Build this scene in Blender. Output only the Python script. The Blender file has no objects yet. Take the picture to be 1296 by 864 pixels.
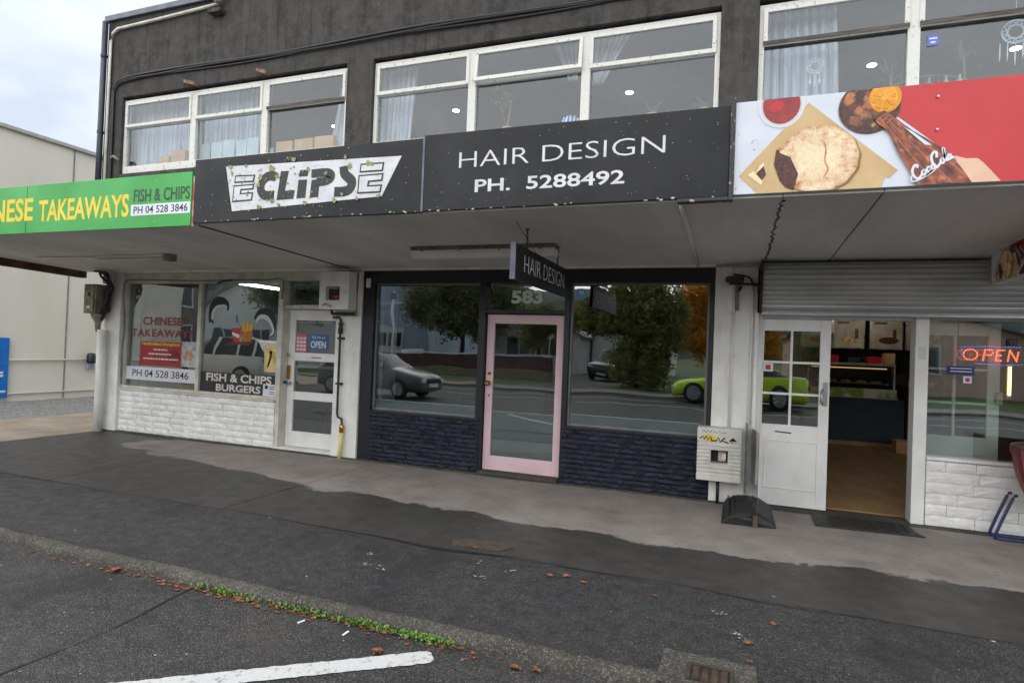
import bpy, bmesh, math, random
import numpy as np
from mathutils import Vector, Matrix
random.seed(7); RNG = np.random.default_rng(7)
SC = bpy.context.scene
COL = SC.collection
R = math.radians

# ---------------------------------------------------------------- camera
F_PX = 760.0; PSI = math.atan(F_PX / 2050); PITCH = R(.75); ROLL = .039
fw = Vector((-math.sin(PSI)*math.cos(PITCH), math.cos(PSI)*math.cos(PITCH), math.sin(PITCH)))
hr = Vector((math.cos(PSI), math.sin(PSI), 0)); hu = hr.cross(fw)
cr, sr = math.cos(ROLL), math.sin(ROLL)
rt = hr*cr + hu*sr; up = hu*cr - hr*sr
cam_data = bpy.data.cameras.new('camera'); cam = bpy.data.objects.new('camera', cam_data); COL.objects.link(cam)
cam_data.sensor_fit = 'HORIZONTAL'; cam_data.sensor_width = 36; cam_data.lens = F_PX/1296*36
cam_data.clip_start = .05; cam_data.clip_end = 3000
m = Matrix((rt, up, -fw)).transposed().to_4x4(); m.translation = (0, -7.1, 1.6)
cam.matrix_world = m
SC.camera = cam

# ---------------------------------------------------------------- sky, sun, exposure (overcast)
SUN_AZ, SUN_EL = R(200), R(24)          # azimuth from +Y towards +X: behind the camera
world = bpy.data.worlds.new('World'); SC.world = world; world.use_nodes = True
wn = world.node_tree; wn.nodes.clear()
def wnode(t, **k):
    n = wn.nodes.new(t)
    for a, b in k.items(): setattr(n, a, b)
    return n
wout = wnode('ShaderNodeOutputWorld'); wbg = wnode('ShaderNodeBackground')
sky = wnode('ShaderNodeTexSky', sky_type='NISHITA', sun_disc=False, sun_elevation=SUN_EL, sun_rotation=SUN_AZ)
wtc = wnode('ShaderNodeTexCoord'); wmp = wnode('ShaderNodeMapping'); wmp.inputs['Scale'].default_value = (1.5, 1.5, 3.2)
wmp.inputs['Location'].default_value = (.3, .1, .35)
wno = wnode('ShaderNodeTexNoise'); wno.inputs['Scale'].default_value = 1.6; wno.inputs['Detail'].default_value = 5; wno.inputs['Roughness'].default_value = .5
wrp = wnode('ShaderNodeValToRGB')
wrp.color_ramp.elements[0].position = .36; wrp.color_ramp.elements[0].color = (3.5, 3.9, 4.55, 1)
wrp.color_ramp.elements[1].position = .66; wrp.color_ramp.elements[1].color = (6.5, 6.75, 7.1, 1)
wmx = wnode('ShaderNodeMixRGB'); wmx.inputs[0].default_value = .93
L = wn.links.new
L(wtc.outputs['Generated'], wmp.inputs['Vector']); L(wmp.outputs[0], wno.inputs['Vector']); L(wno.outputs['Fac'], wrp.inputs[0])
L(sky.outputs[0], wmx.inputs[1]); L(wrp.outputs[0], wmx.inputs[2]); L(wmx.outputs[0], wbg.inputs[0])
wbg.inputs[1].default_value = .068
L(wbg.outputs[0], wout.inputs[0])
sun_d = bpy.data.lights.new('sun', 'SUN'); sun_d.energy = 1.5; sun_d.angle = R(140); sun_d.color = (1, .975, .94)
sun = bpy.data.objects.new('sun', sun_d); COL.objects.link(sun)
sv = Vector((math.sin(SUN_AZ)*math.cos(SUN_EL), math.cos(SUN_AZ)*math.cos(SUN_EL), math.sin(SUN_EL)))
sun.rotation_euler = (-sv).to_track_quat('-Z', 'Y').to_euler(); sun.location = sv*30
vs = SC.view_settings; vs.view_transform = 'Standard'; vs.look = 'None'; vs.gamma = 1; vs.use_curve_mapping = False
vs.exposure = 1.66
SC.cycles.max_bounces = 8; SC.cycles.transparent_max_bounces = 24; SC.cycles.glossy_bounces = 5; SC.cycles.use_denoising = True
SC.cycles.sample_clamp_indirect = 4

# ---------------------------------------------------------------- materials
MATS = {}
def newmat(name):
    mt = bpy.data.materials.new(name); mt.use_nodes = True; nt = mt.node_tree; nt.nodes.clear(); MATS[name] = mt
    out = nt.nodes.new('ShaderNodeOutputMaterial')
    return mt, nt, out
def N(nt, t, ins=None, **k):
    n = nt.nodes.new(t)
    for a, b in k.items(): setattr(n, a, b)
    for a, b in (ins or {}).items():
        if hasattr(b, 'is_output') or isinstance(b, bpy.types.NodeSocket): nt.links.new(b, n.inputs[a])
        else: n.inputs[a].default_value = b
    return n
def c4(c): return (c[0], c[1], c[2], 1) if len(c) == 3 else c
def srgb(r, g, b, k=1.0):
    f = lambda v: (v/255/12.92 if v/255 <= .04045 else ((v/255+.055)/1.055)**2.4)*k
    return (f(r), f(g), f(b))
def pos(nt, scale=(1, 1, 1)):
    g = N(nt, 'ShaderNodeNewGeometry')
    mp = N(nt, 'ShaderNodeMapping', {'Vector': g.outputs['Position'], 'Scale': scale})
    return mp.outputs[0]
def mixc(nt, fac, a, b):
    n = N(nt, 'ShaderNodeMixRGB')
    for i, v in ((0, fac), (1, a), (2, b)):
        if isinstance(v, bpy.types.NodeSocket): nt.links.new(v, n.inputs[i])
        elif i == 0: n.inputs[0].default_value = v
        else: n.inputs[i].default_value = c4(v)
    return n.outputs[0]
def mth(nt, op, a, b=0., clamp=False):
    n = N(nt, 'ShaderNodeMath', operation=op, use_clamp=clamp)
    for i, v in ((0, a), (1, b)):
        if isinstance(v, bpy.types.NodeSocket): nt.links.new(v, n.inputs[i])
        else: n.inputs[i].default_value = v
    return n.outputs[0]
def ramp(nt, fac, p0, p1):
    n = N(nt, 'ShaderNodeMapRange', {'Value': fac, 'From Min': p0, 'From Max': p1}); return n.outputs[0]
def noise(nt, vec, scale, detail=4, rough=.55):
    return N(nt, 'ShaderNodeTexNoise', {'Vector': vec, 'Scale': scale, 'Detail': detail, 'Roughness': rough}).outputs['Fac']
def bsdf(nt, out, col, rough=.6, metal=0., spec=.5, bump=None, bstr=.3, bdist=.01, **k):
    b = N(nt, 'ShaderNodeBsdfPrincipled')
    for s, v in (('Base Color', col), ('Roughness', rough), ('Metallic', metal), ('Specular IOR Level', spec)):
        if isinstance(v, bpy.types.NodeSocket): nt.links.new(v, b.inputs[s])
        else: b.inputs[s].default_value = c4(v) if s == 'Base Color' else v
    for s, v in k.items(): b.inputs[s.replace('_', ' ')].default_value = v
    if bump is not None:
        bp = N(nt, 'ShaderNodeBump', {'Height': bump, 'Strength': bstr, 'Distance': bdist})
        nt.links.new(bp.outputs[0], b.inputs['Normal'])
    nt.links.new(b.outputs[0], out.inputs[0]); return b
def M(name, col, col2=None, rough=.6, metal=0., scale=6, lo=.35, hi=.65, stretch=(1, 1, 1), bump=0, bscale=80, spec=.5, grime=.12, dirt=0.):
    """paint / plaster / wood with a second colour worn in by noise, plus fine grime"""
    mt, nt, out = newmat(name); p = pos(nt, stretch)
    if col2 is None: col2 = tuple(v*(1-2*grime) for v in col)
    f = ramp(nt, noise(nt, p, scale, 6), lo, hi)
    c = mixc(nt, f, col, col2)
    g = ramp(nt, noise(nt, pos(nt), 37, 3), .3, .8)
    c = mixc(nt, mth(nt, 'MULTIPLY', g, grime), c, tuple(v*.45 for v in col))
    if dirt:
        d1 = ramp(nt, noise(nt, pos(nt, (5, 5, .7)), 1.9, 6, .65), .52, .75); d2 = ramp(nt, noise(nt, pos(nt), 7.5, 5, .7), .56, .72)
        c = mixc(nt, mth(nt, 'MULTIPLY', mth(nt, 'MAXIMUM', d1, d2), dirt), c, (col[0]*.32, col[1]*.29, col[2]*.25))
    rr = mth(nt, 'ADD', mth(nt, 'MULTIPLY', f, .12), rough-.06)
    bsdf(nt, out, c, rr, metal, spec, noise(nt, pos(nt), bscale, 3) if bump else None, bump, .01)
    return mt
def emit(name, col, s):
    mt, nt, out = newmat(name); e = N(nt, 'ShaderNodeEmission', {'Color': c4(col), 'Strength': s}); nt.links.new(e.outputs[0], out.inputs[0]); return mt
def glassmat(name, ior=1.75, tint=(.86, .9, .89), wav=.004):
    mt, nt, out = newmat(name)
    lw = N(nt, 'ShaderNodeLayerWeight', {'Blend': .5}); r0 = ((ior-1)/(ior+1))**2
    fr = mth(nt, 'ADD', mth(nt, 'MULTIPLY', mth(nt, 'POWER', lw.outputs['Facing'], 5.), 1-r0), r0)
    tr = N(nt, 'ShaderNodeBsdfTransparent', {'Color': c4(tint)})
    gl = N(nt, 'ShaderNodeBsdfGlossy', {'Color': (1, 1, 1, 1), 'Roughness': 0.0})
    bp = N(nt, 'ShaderNodeBump', {'Height': noise(nt, pos(nt), 1.3, 1), 'Strength': 1.0, 'Distance': wav})
    nt.links.new(bp.outputs[0], gl.inputs['Normal'])
    mx = N(nt, 'ShaderNodeMixShader'); nt.links.new(fr, mx.inputs[0]); nt.links.new(tr.outputs[0], mx.inputs[1]); nt.links.new(gl.outputs[0], mx.inputs[2])
    nt.links.new(mx.outputs[0], out.inputs[0]); return mt
def wallmat():
    mt, nt, out = newmat('dark_pebbledash')
    st = noise(nt, pos(nt, (1.6, 1, .45)), 1.7, 8, .66); big = noise(nt, pos(nt), .9, 4); fine = noise(nt, pos(nt), 95, 3, .7)
    mot = noise(nt, pos(nt), 7, 7, .72)
    c = mixc(nt, ramp(nt, st, .36, .68), srgb(33, 33, 34), srgb(72, 71, 69))
    c = mixc(nt, mth(nt, 'MULTIPLY', ramp(nt, mot, .42, .66), .6), c, srgb(90, 88, 85))
    c = mixc(nt, mth(nt, 'MULTIPLY', ramp(nt, big, .45, .7), .55), c, srgb(66, 63, 58))
    c = mixc(nt, mth(nt, 'MULTIPLY', ramp(nt, fine, .4, .75), .6), c, srgb(94, 92, 88))
    dr = ramp(nt, noise(nt, pos(nt, (9, 1, .22)), 1.7, 3, .5), .64, .72)
    c = mixc(nt, mth(nt, 'MULTIPLY', dr, .2), c, srgb(112, 108, 101))
    dk = ramp(nt, noise(nt, pos(nt, (5, 1, .3)), 2.3, 4, .5), .56, .7)
    c = mixc(nt, mth(nt, 'MULTIPLY', dk, .45), c, srgb(22, 22, 22))
    bsdf(nt, out, c, .93, 0, .25, fine, .9, .012); return mt
def pavemat():
    mt, nt, out = newmat('footpath_concrete')
    g = N(nt, 'ShaderNodeNewGeometry'); s = N(nt, 'ShaderNodeSeparateXYZ', {0: g.outputs['Position']}); x, y = s.outputs[0], s.outputs[1]
    n1 = noise(nt, pos(nt, (1, 1.3, 1)), 1.15, 5, .5); n2 = noise(nt, pos(nt), 5.5, 4, .6); fine = noise(nt, pos(nt), 95, 3, .75)
    mr = N(nt, 'ShaderNodeMapRange', {'Value': x, 'From Min': -8., 'From Max': -2.6, 'To Min': -1.0, 'To Max': -1.82})
    e = mth(nt, 'ADD', mr.outputs[0], mth(nt, 'MULTIPLY', mth(nt, 'SUBTRACT', n1, .5), .75))
    e = mth(nt, 'ADD', e, mth(nt, 'MULTIPLY', mth(nt, 'SUBTRACT', n2, .5), .16))
    e = mth(nt, 'ADD', e, mth(nt, 'MULTIPLY', mth(nt, 'SUBTRACT', noise(nt, pos(nt), 22, 4, .7), .5), .11))
    w = ramp(nt, mth(nt, 'SUBTRACT', e, y), -.012, .02)
    xl = mth(nt, 'ADD', -8.25, mth(nt, 'MULTIPLY', mth(nt, 'SUBTRACT', n1, .5), 1.6))
    w = mth(nt, 'MAXIMUM', w, ramp(nt, mth(nt, 'SUBTRACT', xl, x), -.03, .05))
    dry = mixc(nt, ramp(nt, noise(nt, pos(nt), 2.4, 6), .3, .7), srgb(158, 150, 143), srgb(130, 123, 117))
    spots = ramp(nt, noise(nt, pos(nt), 15, 2), .63, .69)
    dry = mixc(nt, mth(nt, 'MULTIPLY', spots, .35), dry, srgb(76, 70, 66))
    dry = mixc(nt, mth(nt, 'MULTIPLY', ramp(nt, fine, .4, .7), .5), dry, srgb(104, 98, 94))
    st2 = ramp(nt, noise(nt, pos(nt, (1, 1.5, 1)), 1.1, 6, .7), .5, .68); dry = mixc(nt, mth(nt, 'MULTIPLY', st2, .45), dry, srgb(96, 90, 86))
    scuff = ramp(nt, noise(nt, pos(nt, (1.4, 6, 1)), 3.1, 2), .69, .74)
    dry = mixc(nt, mth(nt, 'MULTIPLY', scuff, .3), dry, srgb(178, 172, 164))
    wet = mixc(nt, ramp(nt, n2, .3, .7), srgb(48, 47, 46), srgb(62, 60, 57))
    wet = mixc(nt, mth(nt, 'MULTIPLY', ramp(nt, fine, .45, .75), .35), wet, srgb(36, 35, 35))
    c = mixc(nt, w, dry, wet)
    ro = mth(nt, 'SUBTRACT', .85, mth(nt, 'MULTIPLY', w, mth(nt, 'ADD', .32, mth(nt, 'MULTIPLY', n2, .22))))
    bsdf(nt, out, c, ro, 0, .3, fine, .5, .005); return mt
def asphalt(name, a, b, rough, speck=.35, sc=130):
    mt, nt, out = newmat(name)
    v = N(nt, 'ShaderNodeTexVoronoi', {'Vector': pos(nt), 'Scale': sc}); big = noise(nt, pos(nt), 1.3, 6, .6); mid = noise(nt, pos(nt), 9, 4)
    c = mixc(nt, ramp(nt, big, .3, .7), a, b)
    sp = N(nt, 'ShaderNodeSeparateColor', {0: v.outputs['Color']}).outputs[0]
    c = mixc(nt, mth(nt, 'MULTIPLY', ramp(nt, sp, .68, .98), speck), c, srgb(150, 146, 142))
    c = mixc(nt, mth(nt, 'MULTIPLY', ramp(nt, sp, .4, .05), .45), c, srgb(26, 26, 27))
    c = mixc(nt, mth(nt, 'MULTIPLY', ramp(nt, mid, .45, .72), .5), c, tuple(k*.6 for k in a))
    c = mixc(nt, mth(nt, 'MULTIPLY', ramp(nt, noise(nt, pos(nt, (1, 2.2, 1)), 2.7, 7, .7), .55, .7), .45), c, tuple(k*1.5 for k in b))
    c = mixc(nt, mth(nt, 'MULTIPLY', ramp(nt, noise(nt, pos(nt, (1.6, 1, 1)), .8, 3, .5), .58, .66), .5), c, tuple(k*.62 for k in a))
    ro = mth(nt, 'ADD', rough-.12, mth(nt, 'MULTIPLY', mid, .25))
    bsdf(nt, out, c, ro, 0, .32, v.outputs['Distance'], .9, .007); return mt
wallm = wallmat(); pavem = pavemat()
asph_path = asphalt('footpath_asphalt_wet', srgb(40, 40, 42), srgb(54, 53, 53), .55, .34, 165)
asph_road = asphalt('road_asphalt_wet', srgb(46, 46, 46), srgb(64, 62, 60), .55, .36, 150)
kerbm = asphalt('kerb_concrete', srgb(92, 88, 80), srgb(50, 48, 44), .9, .4, 120)
whitew = M('white_wall_paint', srgb(234, 234, 230), srgb(214, 214, 209), .55, scale=3, bump=.12, bscale=30, grime=.1, dirt=.3)
whiteb = M('white_brick_paint', srgb(240, 240, 237), srgb(218, 218, 215), .5, scale=5, bump=.5, bscale=45, grime=.18, dirt=.16)
navyb = M('navy_brick_paint', srgb(34, 40, 56), srgb(24, 28, 40), .55, scale=9, bump=1.0, bscale=55, grime=.25, spec=.35)
navyf = M('navy_frame_paint', srgb(22, 25, 34), srgb(16, 18, 25), .45, scale=5, grime=.1)
mortar_w = M('white_mortar', srgb(205, 205, 202), srgb(180, 180, 177), .8, scale=9)
mortar_n = M('navy_mortar', srgb(20, 22, 29), srgb(14, 16, 21), .7, scale=9)
peel = M('peeling_white_paint', srgb(206, 205, 198), srgb(132, 122, 108), .6, scale=21, lo=.62, hi=.68, bump=.3, bscale=40, grime=.2)
peeldark = M('bare_grey_wood', srgb(92, 86, 78), srgb(58, 54, 48), .8, scale=14, stretch=(.3, 1, 3), bump=.4)
cream = M('cream_frame_paint', srgb(214, 212, 202), srgb(186, 182, 168), .55, scale=5, grime=.15, dirt=.35)
whited = M('white_door_paint', srgb(232, 232, 230), srgb(216, 216, 213), .4, scale=2.5, grime=.07, dirt=.1)
greyd = M('pale_door_paint', srgb(214, 218, 212), srgb(196, 200, 194), .42, scale=2.5, grime=.07)
pinkm = M('pink_door_paint', srgb(224, 194, 200), srgb(208, 178, 185), .38, scale=2, grime=.06)
soffm = M('soffit_paint', srgb(232, 229, 225), srgb(206, 202, 198), .6, scale=1.1, stretch=(1, .35, 1), grime=.12, dirt=.12)
fasciab = M('black_sign_face', srgb(30, 31, 34), srgb(22, 23, 26), .45, scale=2.5, grime=.12, spec=.3)
signgreen = M('green_sign_face', srgb(34, 160, 56), srgb(28, 146, 50), .35, scale=1.5, grime=.06)
signwhite = M('white_print', srgb(214, 218, 225), srgb(200, 205, 213), .4, scale=2, grime=.05)
signred = M('red_print', srgb(190, 26, 34), srgb(178, 20, 30), .35, scale=2, grime=.04)
yellowp = M('yellow_print', srgb(232, 204, 30), srgb(222, 190, 24), .4, grime=.06)
darkp = M('dark_print', srgb(26, 30, 30), srgb(20, 22, 23), .45)
navyp = M('blue_black_print', srgb(40, 44, 62), srgb(34, 38, 54), .45)
greenp = M('deep_green_print', srgb(16, 60, 30), srgb(12, 50, 26), .45)
silverp = M('silver_lettering', srgb(214, 216, 217), srgb(192, 195, 197), .35, scale=8)
logo_w = M('logo_panel_grey', srgb(212, 214, 218), srgb(196, 198, 203), .45, scale=6, grime=.15)
lichenm = M('lichen', srgb(172, 168, 116), srgb(128, 128, 84), .9, scale=30, bump=.6)
lichenp = M('pale_lichen', srgb(190, 194, 180), srgb(150, 152, 130), .9, scale=30)
galv = M('galvanised_steel', srgb(196, 198, 200), srgb(168, 170, 172), .4, .35, scale=3, stretch=(.3, 1, 2), grime=.12, dirt=.2)
pipegrey = M('grey_pipe_paint', srgb(120, 120, 116), srgb(96, 94, 88), .5, .2, scale=8)
rustm = M('rusty_steel', srgb(80, 66, 54), srgb(46, 40, 36), .8, .2, scale=12, bump=.4)
blackm = M('black_plastic', srgb(24, 24, 26), srgb(18, 18, 20), .45)
rubber = M('black_rubber', srgb(40, 40, 41), srgb(28, 28, 29), .6, scale=14, bump=.3)
brass = M('brass', srgb(196, 150, 70), srgb(160, 118, 50), .28, .9)
steelm = M('brushed_steel', srgb(180, 180, 178), srgb(150, 150, 148), .3, .85)
beigebox = M('beige_plastic', srgb(216, 215, 208), srgb(198, 196, 188), .5, scale=4, grime=.16, dirt=.25)
fusegrey = M('weathered_grey_enamel', srgb(158, 152, 136), srgb(112, 106, 92), .7, scale=9, bump=.3, grime=.35)
flash = M('slate_flashing', srgb(96, 100, 112), srgb(82, 86, 97), .45, .2)
downp = M('dark_downpipe', srgb(44, 46, 62), srgb(34, 36, 48), .4)
creamwall = M('cream_render', srgb(226, 222, 210), srgb(214, 209, 196), .8, scale=.8, stretch=(1, 1, .35), bump=.15, bscale=40, grime=.05)
driveway = M('driveway_concrete', srgb(158, 146, 128), srgb(134, 122, 106), .85, scale=2.2, bump=.3, bscale=90, grime=.2)
gravelm = M('gravel', srgb(150, 150, 146), srgb(104, 103, 99), .9, scale=24, bump=1, bscale=60, grime=.4)
bluem = M('blue_sign', srgb(8, 112, 200), srgb(6, 100, 185), .4, grime=.05)
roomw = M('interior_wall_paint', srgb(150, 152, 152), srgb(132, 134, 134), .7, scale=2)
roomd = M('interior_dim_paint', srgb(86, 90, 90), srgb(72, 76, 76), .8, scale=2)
roomup = M('upstairs_wall_paint', srgb(88, 99, 112), srgb(78, 88, 100), .8, scale=2)
ceilm = M('interior_ceiling_paint', srgb(92, 103, 116), srgb(82, 92, 104), .8, scale=2)
woodfloor = M('vinyl_wood_floor', srgb(158, 124, 80), srgb(142, 108, 68), .45, scale=3, stretch=(1.5, .8, 1), grime=.15)
darkfloor = M('dark_carpet', srgb(70, 70, 70), srgb(56, 56, 56), .9, scale=20)
curtm = M('sheer_curtain', srgb(214, 214, 220), srgb(192, 192, 200), .8, scale=3, stretch=(6, 1, .4), grime=.05)
card = M('cardboard', srgb(212, 168, 122), srgb(192, 148, 104), .8, scale=4)
papergrey = M('pale_card', srgb(208, 214, 216), srgb(190, 198, 200), .7, scale=4)
papergreen = M('sage_card', srgb(170, 178, 170), srgb(156, 166, 158), .7, scale=4)
film = M('frosted_film', srgb(88, 106, 110), srgb(80, 97, 101), .35, scale=1.5, grime=.05)
glass = glassmat('shop_glass', 2.3, (.84, .88, .87), .0025); glass_up = glassmat('upstairs_glass', 1.56, (.84, .88, .9), .003)
glass_clear = glassmat('clear_acrylic', 1.45, (.93, .95, .95), .002)
lamp_off = M('lamp_diffuser', srgb(240, 237, 228), srgb(224, 220, 208), .45, scale=5, grime=.15)
weedm = M('weed_leaf', srgb(116, 146, 60), srgb(72, 108, 42), .6, scale=20)
leafm = M('brown_leaf', srgb(150, 92, 54), srgb(84, 48, 34), .7, scale=45, grime=.2)
litterw = M('pale_litter', srgb(184, 183, 174), srgb(110, 108, 100), .8, scale=9)
paintw = M('road_paint', srgb(196, 197, 195), srgb(112, 111, 108), .7, scale=26, lo=.56, hi=.72, bump=.5, bscale=110, grime=.25)
tar = M('tar_joint', srgb(32, 32, 33), srgb(24, 24, 25), .6)

def leafm2(name, a, b, scale):
    mt, nt, out = newmat(name); c = mixc(nt, ramp(nt, noise(nt, pos(nt), scale, 5, .7), .35, .65), a, b)
    d = N(nt, 'ShaderNodeBsdfPrincipled', {'Base Color': c, 'Roughness': .55, 'Specular IOR Level': .35}); t = N(nt, 'ShaderNodeBsdfTranslucent', {'Color': c})
    mx = N(nt, 'ShaderNodeMixShader', {0: .55, 1: d.outputs[0], 2: t.outputs[0]}); nt.links.new(mx.outputs[0], out.inputs[0]); return mt

# ---------------------------------------------------------------- mesh helpers
ORG = {}
class MB:
    def __init__(s): s.v = []; s.f = []
    def add(s, vs, fs):
        b = len(s.v); s.v += [tuple(v) for v in vs]; s.f += [tuple(b+i for i in f) for f in fs]; return s
    def box(s, x0, x1, y0, y1, z0, z1):
        return s.add([(x0,y0,z0),(x1,y0,z0),(x1,y1,z0),(x0,y1,z0),(x0,y0,z1),(x1,y0,z1),(x1,y1,z1),(x0,y1,z1)],
                     [(0,3,2,1),(4,5,6,7),(0,1,5,4),(1,2,6,5),(2,3,7,6),(3,0,4,7)])
    def prism(s, poly, fn, d0, d1):
        n = len(poly)
        a = sum(poly[i][0]*poly[(i+1) % n][1]-poly[(i+1) % n][0]*poly[i][1] for i in range(n))
        if a < 0: poly = poly[::-1]
        vs = [fn(p[0], p[1], d0) for p in poly]+[fn(p[0], p[1], d1) for p in poly]
        fs = [tuple(range(n)), tuple(range(2*n-1, n-1, -1))]+[(i, i+n, (i+1) % n+n, (i+1) % n) for i in range(n)]
        return s.add(vs, fs)
    def tube(s, path, r, n=8, caps=True):
        P = [Vector(p) for p in path]; rings = []
        for i, p in enumerate(P):
            t = (P[min(i+1, len(P)-1)]-P[max(i-1, 0)]).normalized()
            a = Vector((0, 0, 1)) if abs(t.z) < .9 else Vector((1, 0, 0))
            u = t.cross(a).normalized(); w = t.cross(u)
            rr = r[i] if isinstance(r, (list, tuple)) else r
            rings.append([p+(u*math.cos(k*2*math.pi/n)+w*math.sin(k*2*math.pi/n))*rr for k in range(n)])
        vs = [v for g in rings for v in g]; fs = []
        for i in range(len(P)-1):
            for k in range(n): fs.append((i*n+k, i*n+(k+1) % n, (i+1)*n+(k+1) % n, (i+1)*n+k))
        if caps: fs += [tuple(range(n))[::-1], tuple((len(P)-1)*n+k for k in range(n))]
        return s.add(vs, fs)
    def lathe(s, prof, c=(0, 0, 0), ax='z', n=20):
        vs = []; fs = []
        for r, h in prof:
            for k in range(n):
                a = 2*math.pi*k/n; p = (r*math.cos(a), r*math.sin(a), h)
                if ax == 'y': p = (p[0], h, p[1])
                if ax == 'x': p = (h, p[0], p[1])
                vs.append((p[0]+c[0], p[1]+c[1], p[2]+c[2]))
        for i in range(len(prof)-1):
            for k in range(n): fs.append((i*n+k, i*n+(k+1) % n, (i+1)*n+(k+1) % n, (i+1)*n+k))
        fs += [tuple(range(n)), tuple((len(prof)-1)*n+k for k in range(n))]
        return s.add(vs, fs)
    def build(s, name, mat, parent=None, bevel=0, smooth=False, loc=None, solid=0, sub=0, seg=2):
        if parent is not None: o0 = ORG[parent.name]
        elif loc is not None: o0 = Vector(loc)
        else:
            a = np.array(s.v); o0 = Vector(((a[:,0].min()+a[:,0].max())/2, (a[:,1].min()+a[:,1].max())/2, a[:,2].min()))
        me = bpy.data.meshes.new(name)
        me.from_pydata([(v[0]-o0[0], v[1]-o0[1], v[2]-o0[2]) for v in s.v], [], s.f)
        if smooth: me.polygons.foreach_set('use_smooth', [True]*len(me.polygons))
        me.materials.append(mat)
        bm = bmesh.new(); bm.from_mesh(me); bmesh.ops.recalc_face_normals(bm, faces=bm.faces); bm.to_mesh(me); bm.free()
        me.update()
        ob = bpy.data.objects.new(name, me); COL.objects.link(ob)
        if parent is not None: ob.parent = parent
        else: ob.location = o0
        ORG[ob.name] = o0
        if bevel:
            md = ob.modifiers.new('bevel', 'BEVEL'); md.width = bevel; md.segments = seg; md.limit_method = 'ANGLE'; md.angle_limit = R(40)
        if solid:
            md = ob.modifiers.new('solid', 'SOLIDIFY'); md.thickness = solid
        if sub:
            md = ob.modifiers.new('sub', 'SUBSURF'); md.levels = sub; md.render_levels = sub
        return ob
def thing(name, label, cat, loc=(0, 0, 0), group=None):
    o = bpy.data.objects.new(name, None); COL.objects.link(o); o.location = loc; o.empty_display_size = .2
    ORG[o.name] = Vector(loc); o['label'] = label; o['category'] = cat
    if group: o['group'] = group
    return o
def tag(o, label, cat, group=None, kind=None):
    o['label'] = label; o['category'] = cat
    if group: o['group'] = group
    if kind: o['kind'] = kind
    return o
def struct(o, label=None):
    o['kind'] = 'structure'
    if label: o['label'] = label
    return o
def B(x0, x1, y0, y1, z0, z1): return MB().box(x0, x1, y0, y1, z0, z1)
def facade(y): return lambda a, b, d: (a, y-d, b)             # polygons drawn on the street face, d = how proud
def poly_y(pts, y, d=.002): return MB().prism(pts, facade(y), 0, d)
def ell(cx, cz, rx, rz, n=28, rot=0):
    c, s = math.cos(rot), math.sin(rot)
    return [(cx+rx*math.cos(a)*c-rz*math.sin(a)*s, cz+rx*math.cos(a)*s+rz*math.sin(a)*c) for a in [2*math.pi*k/n for k in range(n)]]
def clip(poly, x0, x1, z0, z1):
    def cut(P, ins, itx):
        o = []
        for i in range(len(P)):
            a, b = P[i-1], P[i]
            if ins(b):
                if not ins(a): o.append(itx(a, b))
                o.append(b)
            elif ins(a): o.append(itx(a, b))
        return o
    def ix(v): return lambda a, b: (v, a[1]+(b[1]-a[1])*(v-a[0])/(b[0]-a[0]))
    def iz(v): return lambda a, b: (a[0]+(b[0]-a[0])*(v-a[1])/(b[1]-a[1]), v)
    for ins, itx in ((lambda p: p[0] >= x0, ix(x0)), (lambda p: p[0] <= x1, ix(x1)), (lambda p: p[1] >= z0, iz(z0)), (lambda p: p[1] <= z1, iz(z1))):
        poly = cut(poly, ins, itx)
        if not poly: return []
    return poly
def inset(poly, d):
    n = len(poly); a = sum(poly[i][0]*poly[(i+1) % n][1]-poly[(i+1) % n][0]*poly[i][1] for i in range(n))
    P = poly if a > 0 else poly[::-1]; o = []
    for i in range(n):
        p0, p1, p2 = Vector(P[i-1]), Vector(P[i]), Vector(P[(i+1) % n])
        e1 = (p1-p0).normalized(); e2 = (p2-p1).normalized(); n1 = Vector((-e1.y, e1.x)); n2 = Vector((-e2.y, e2.x))
        k = (n1+n2); k = k/max(k.length_squared/2, .4)
        o.append(tuple(p1+k*d))
    return o
def stroke(pts, w):
    """a thick bar that follows a line of points"""
    P = [Vector(p) for p in pts]; l = []; r = []
    for i, p in enumerate(P):
        t = (P[min(i+1, len(P)-1)]-P[max(i-1, 0)]).normalized(); nn = Vector((-t.y, t.x))*w/2
        l.append(tuple(p+nn)); r.append(tuple(p-nn))
    return l+r[::-1]
def smoothline(pts, k=4):
    o = []
    P = [Vector(p) for p in pts]
    for i in range(len(P)-1):
        p0, p1, p2, p3 = P[max(i-1, 0)], P[i], P[i+1], P[min(i+2, len(P)-1)]
        for j in range(k):
            t = j/k
            o.append(tuple(.5*((2*p1)+(p2-p0)*t+(2*p0-5*p1+4*p2-p3)*t*t+(3*p1-p0-3*p2+p3)*t**3)))
    o.append(tuple(P[-1])); return o
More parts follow.
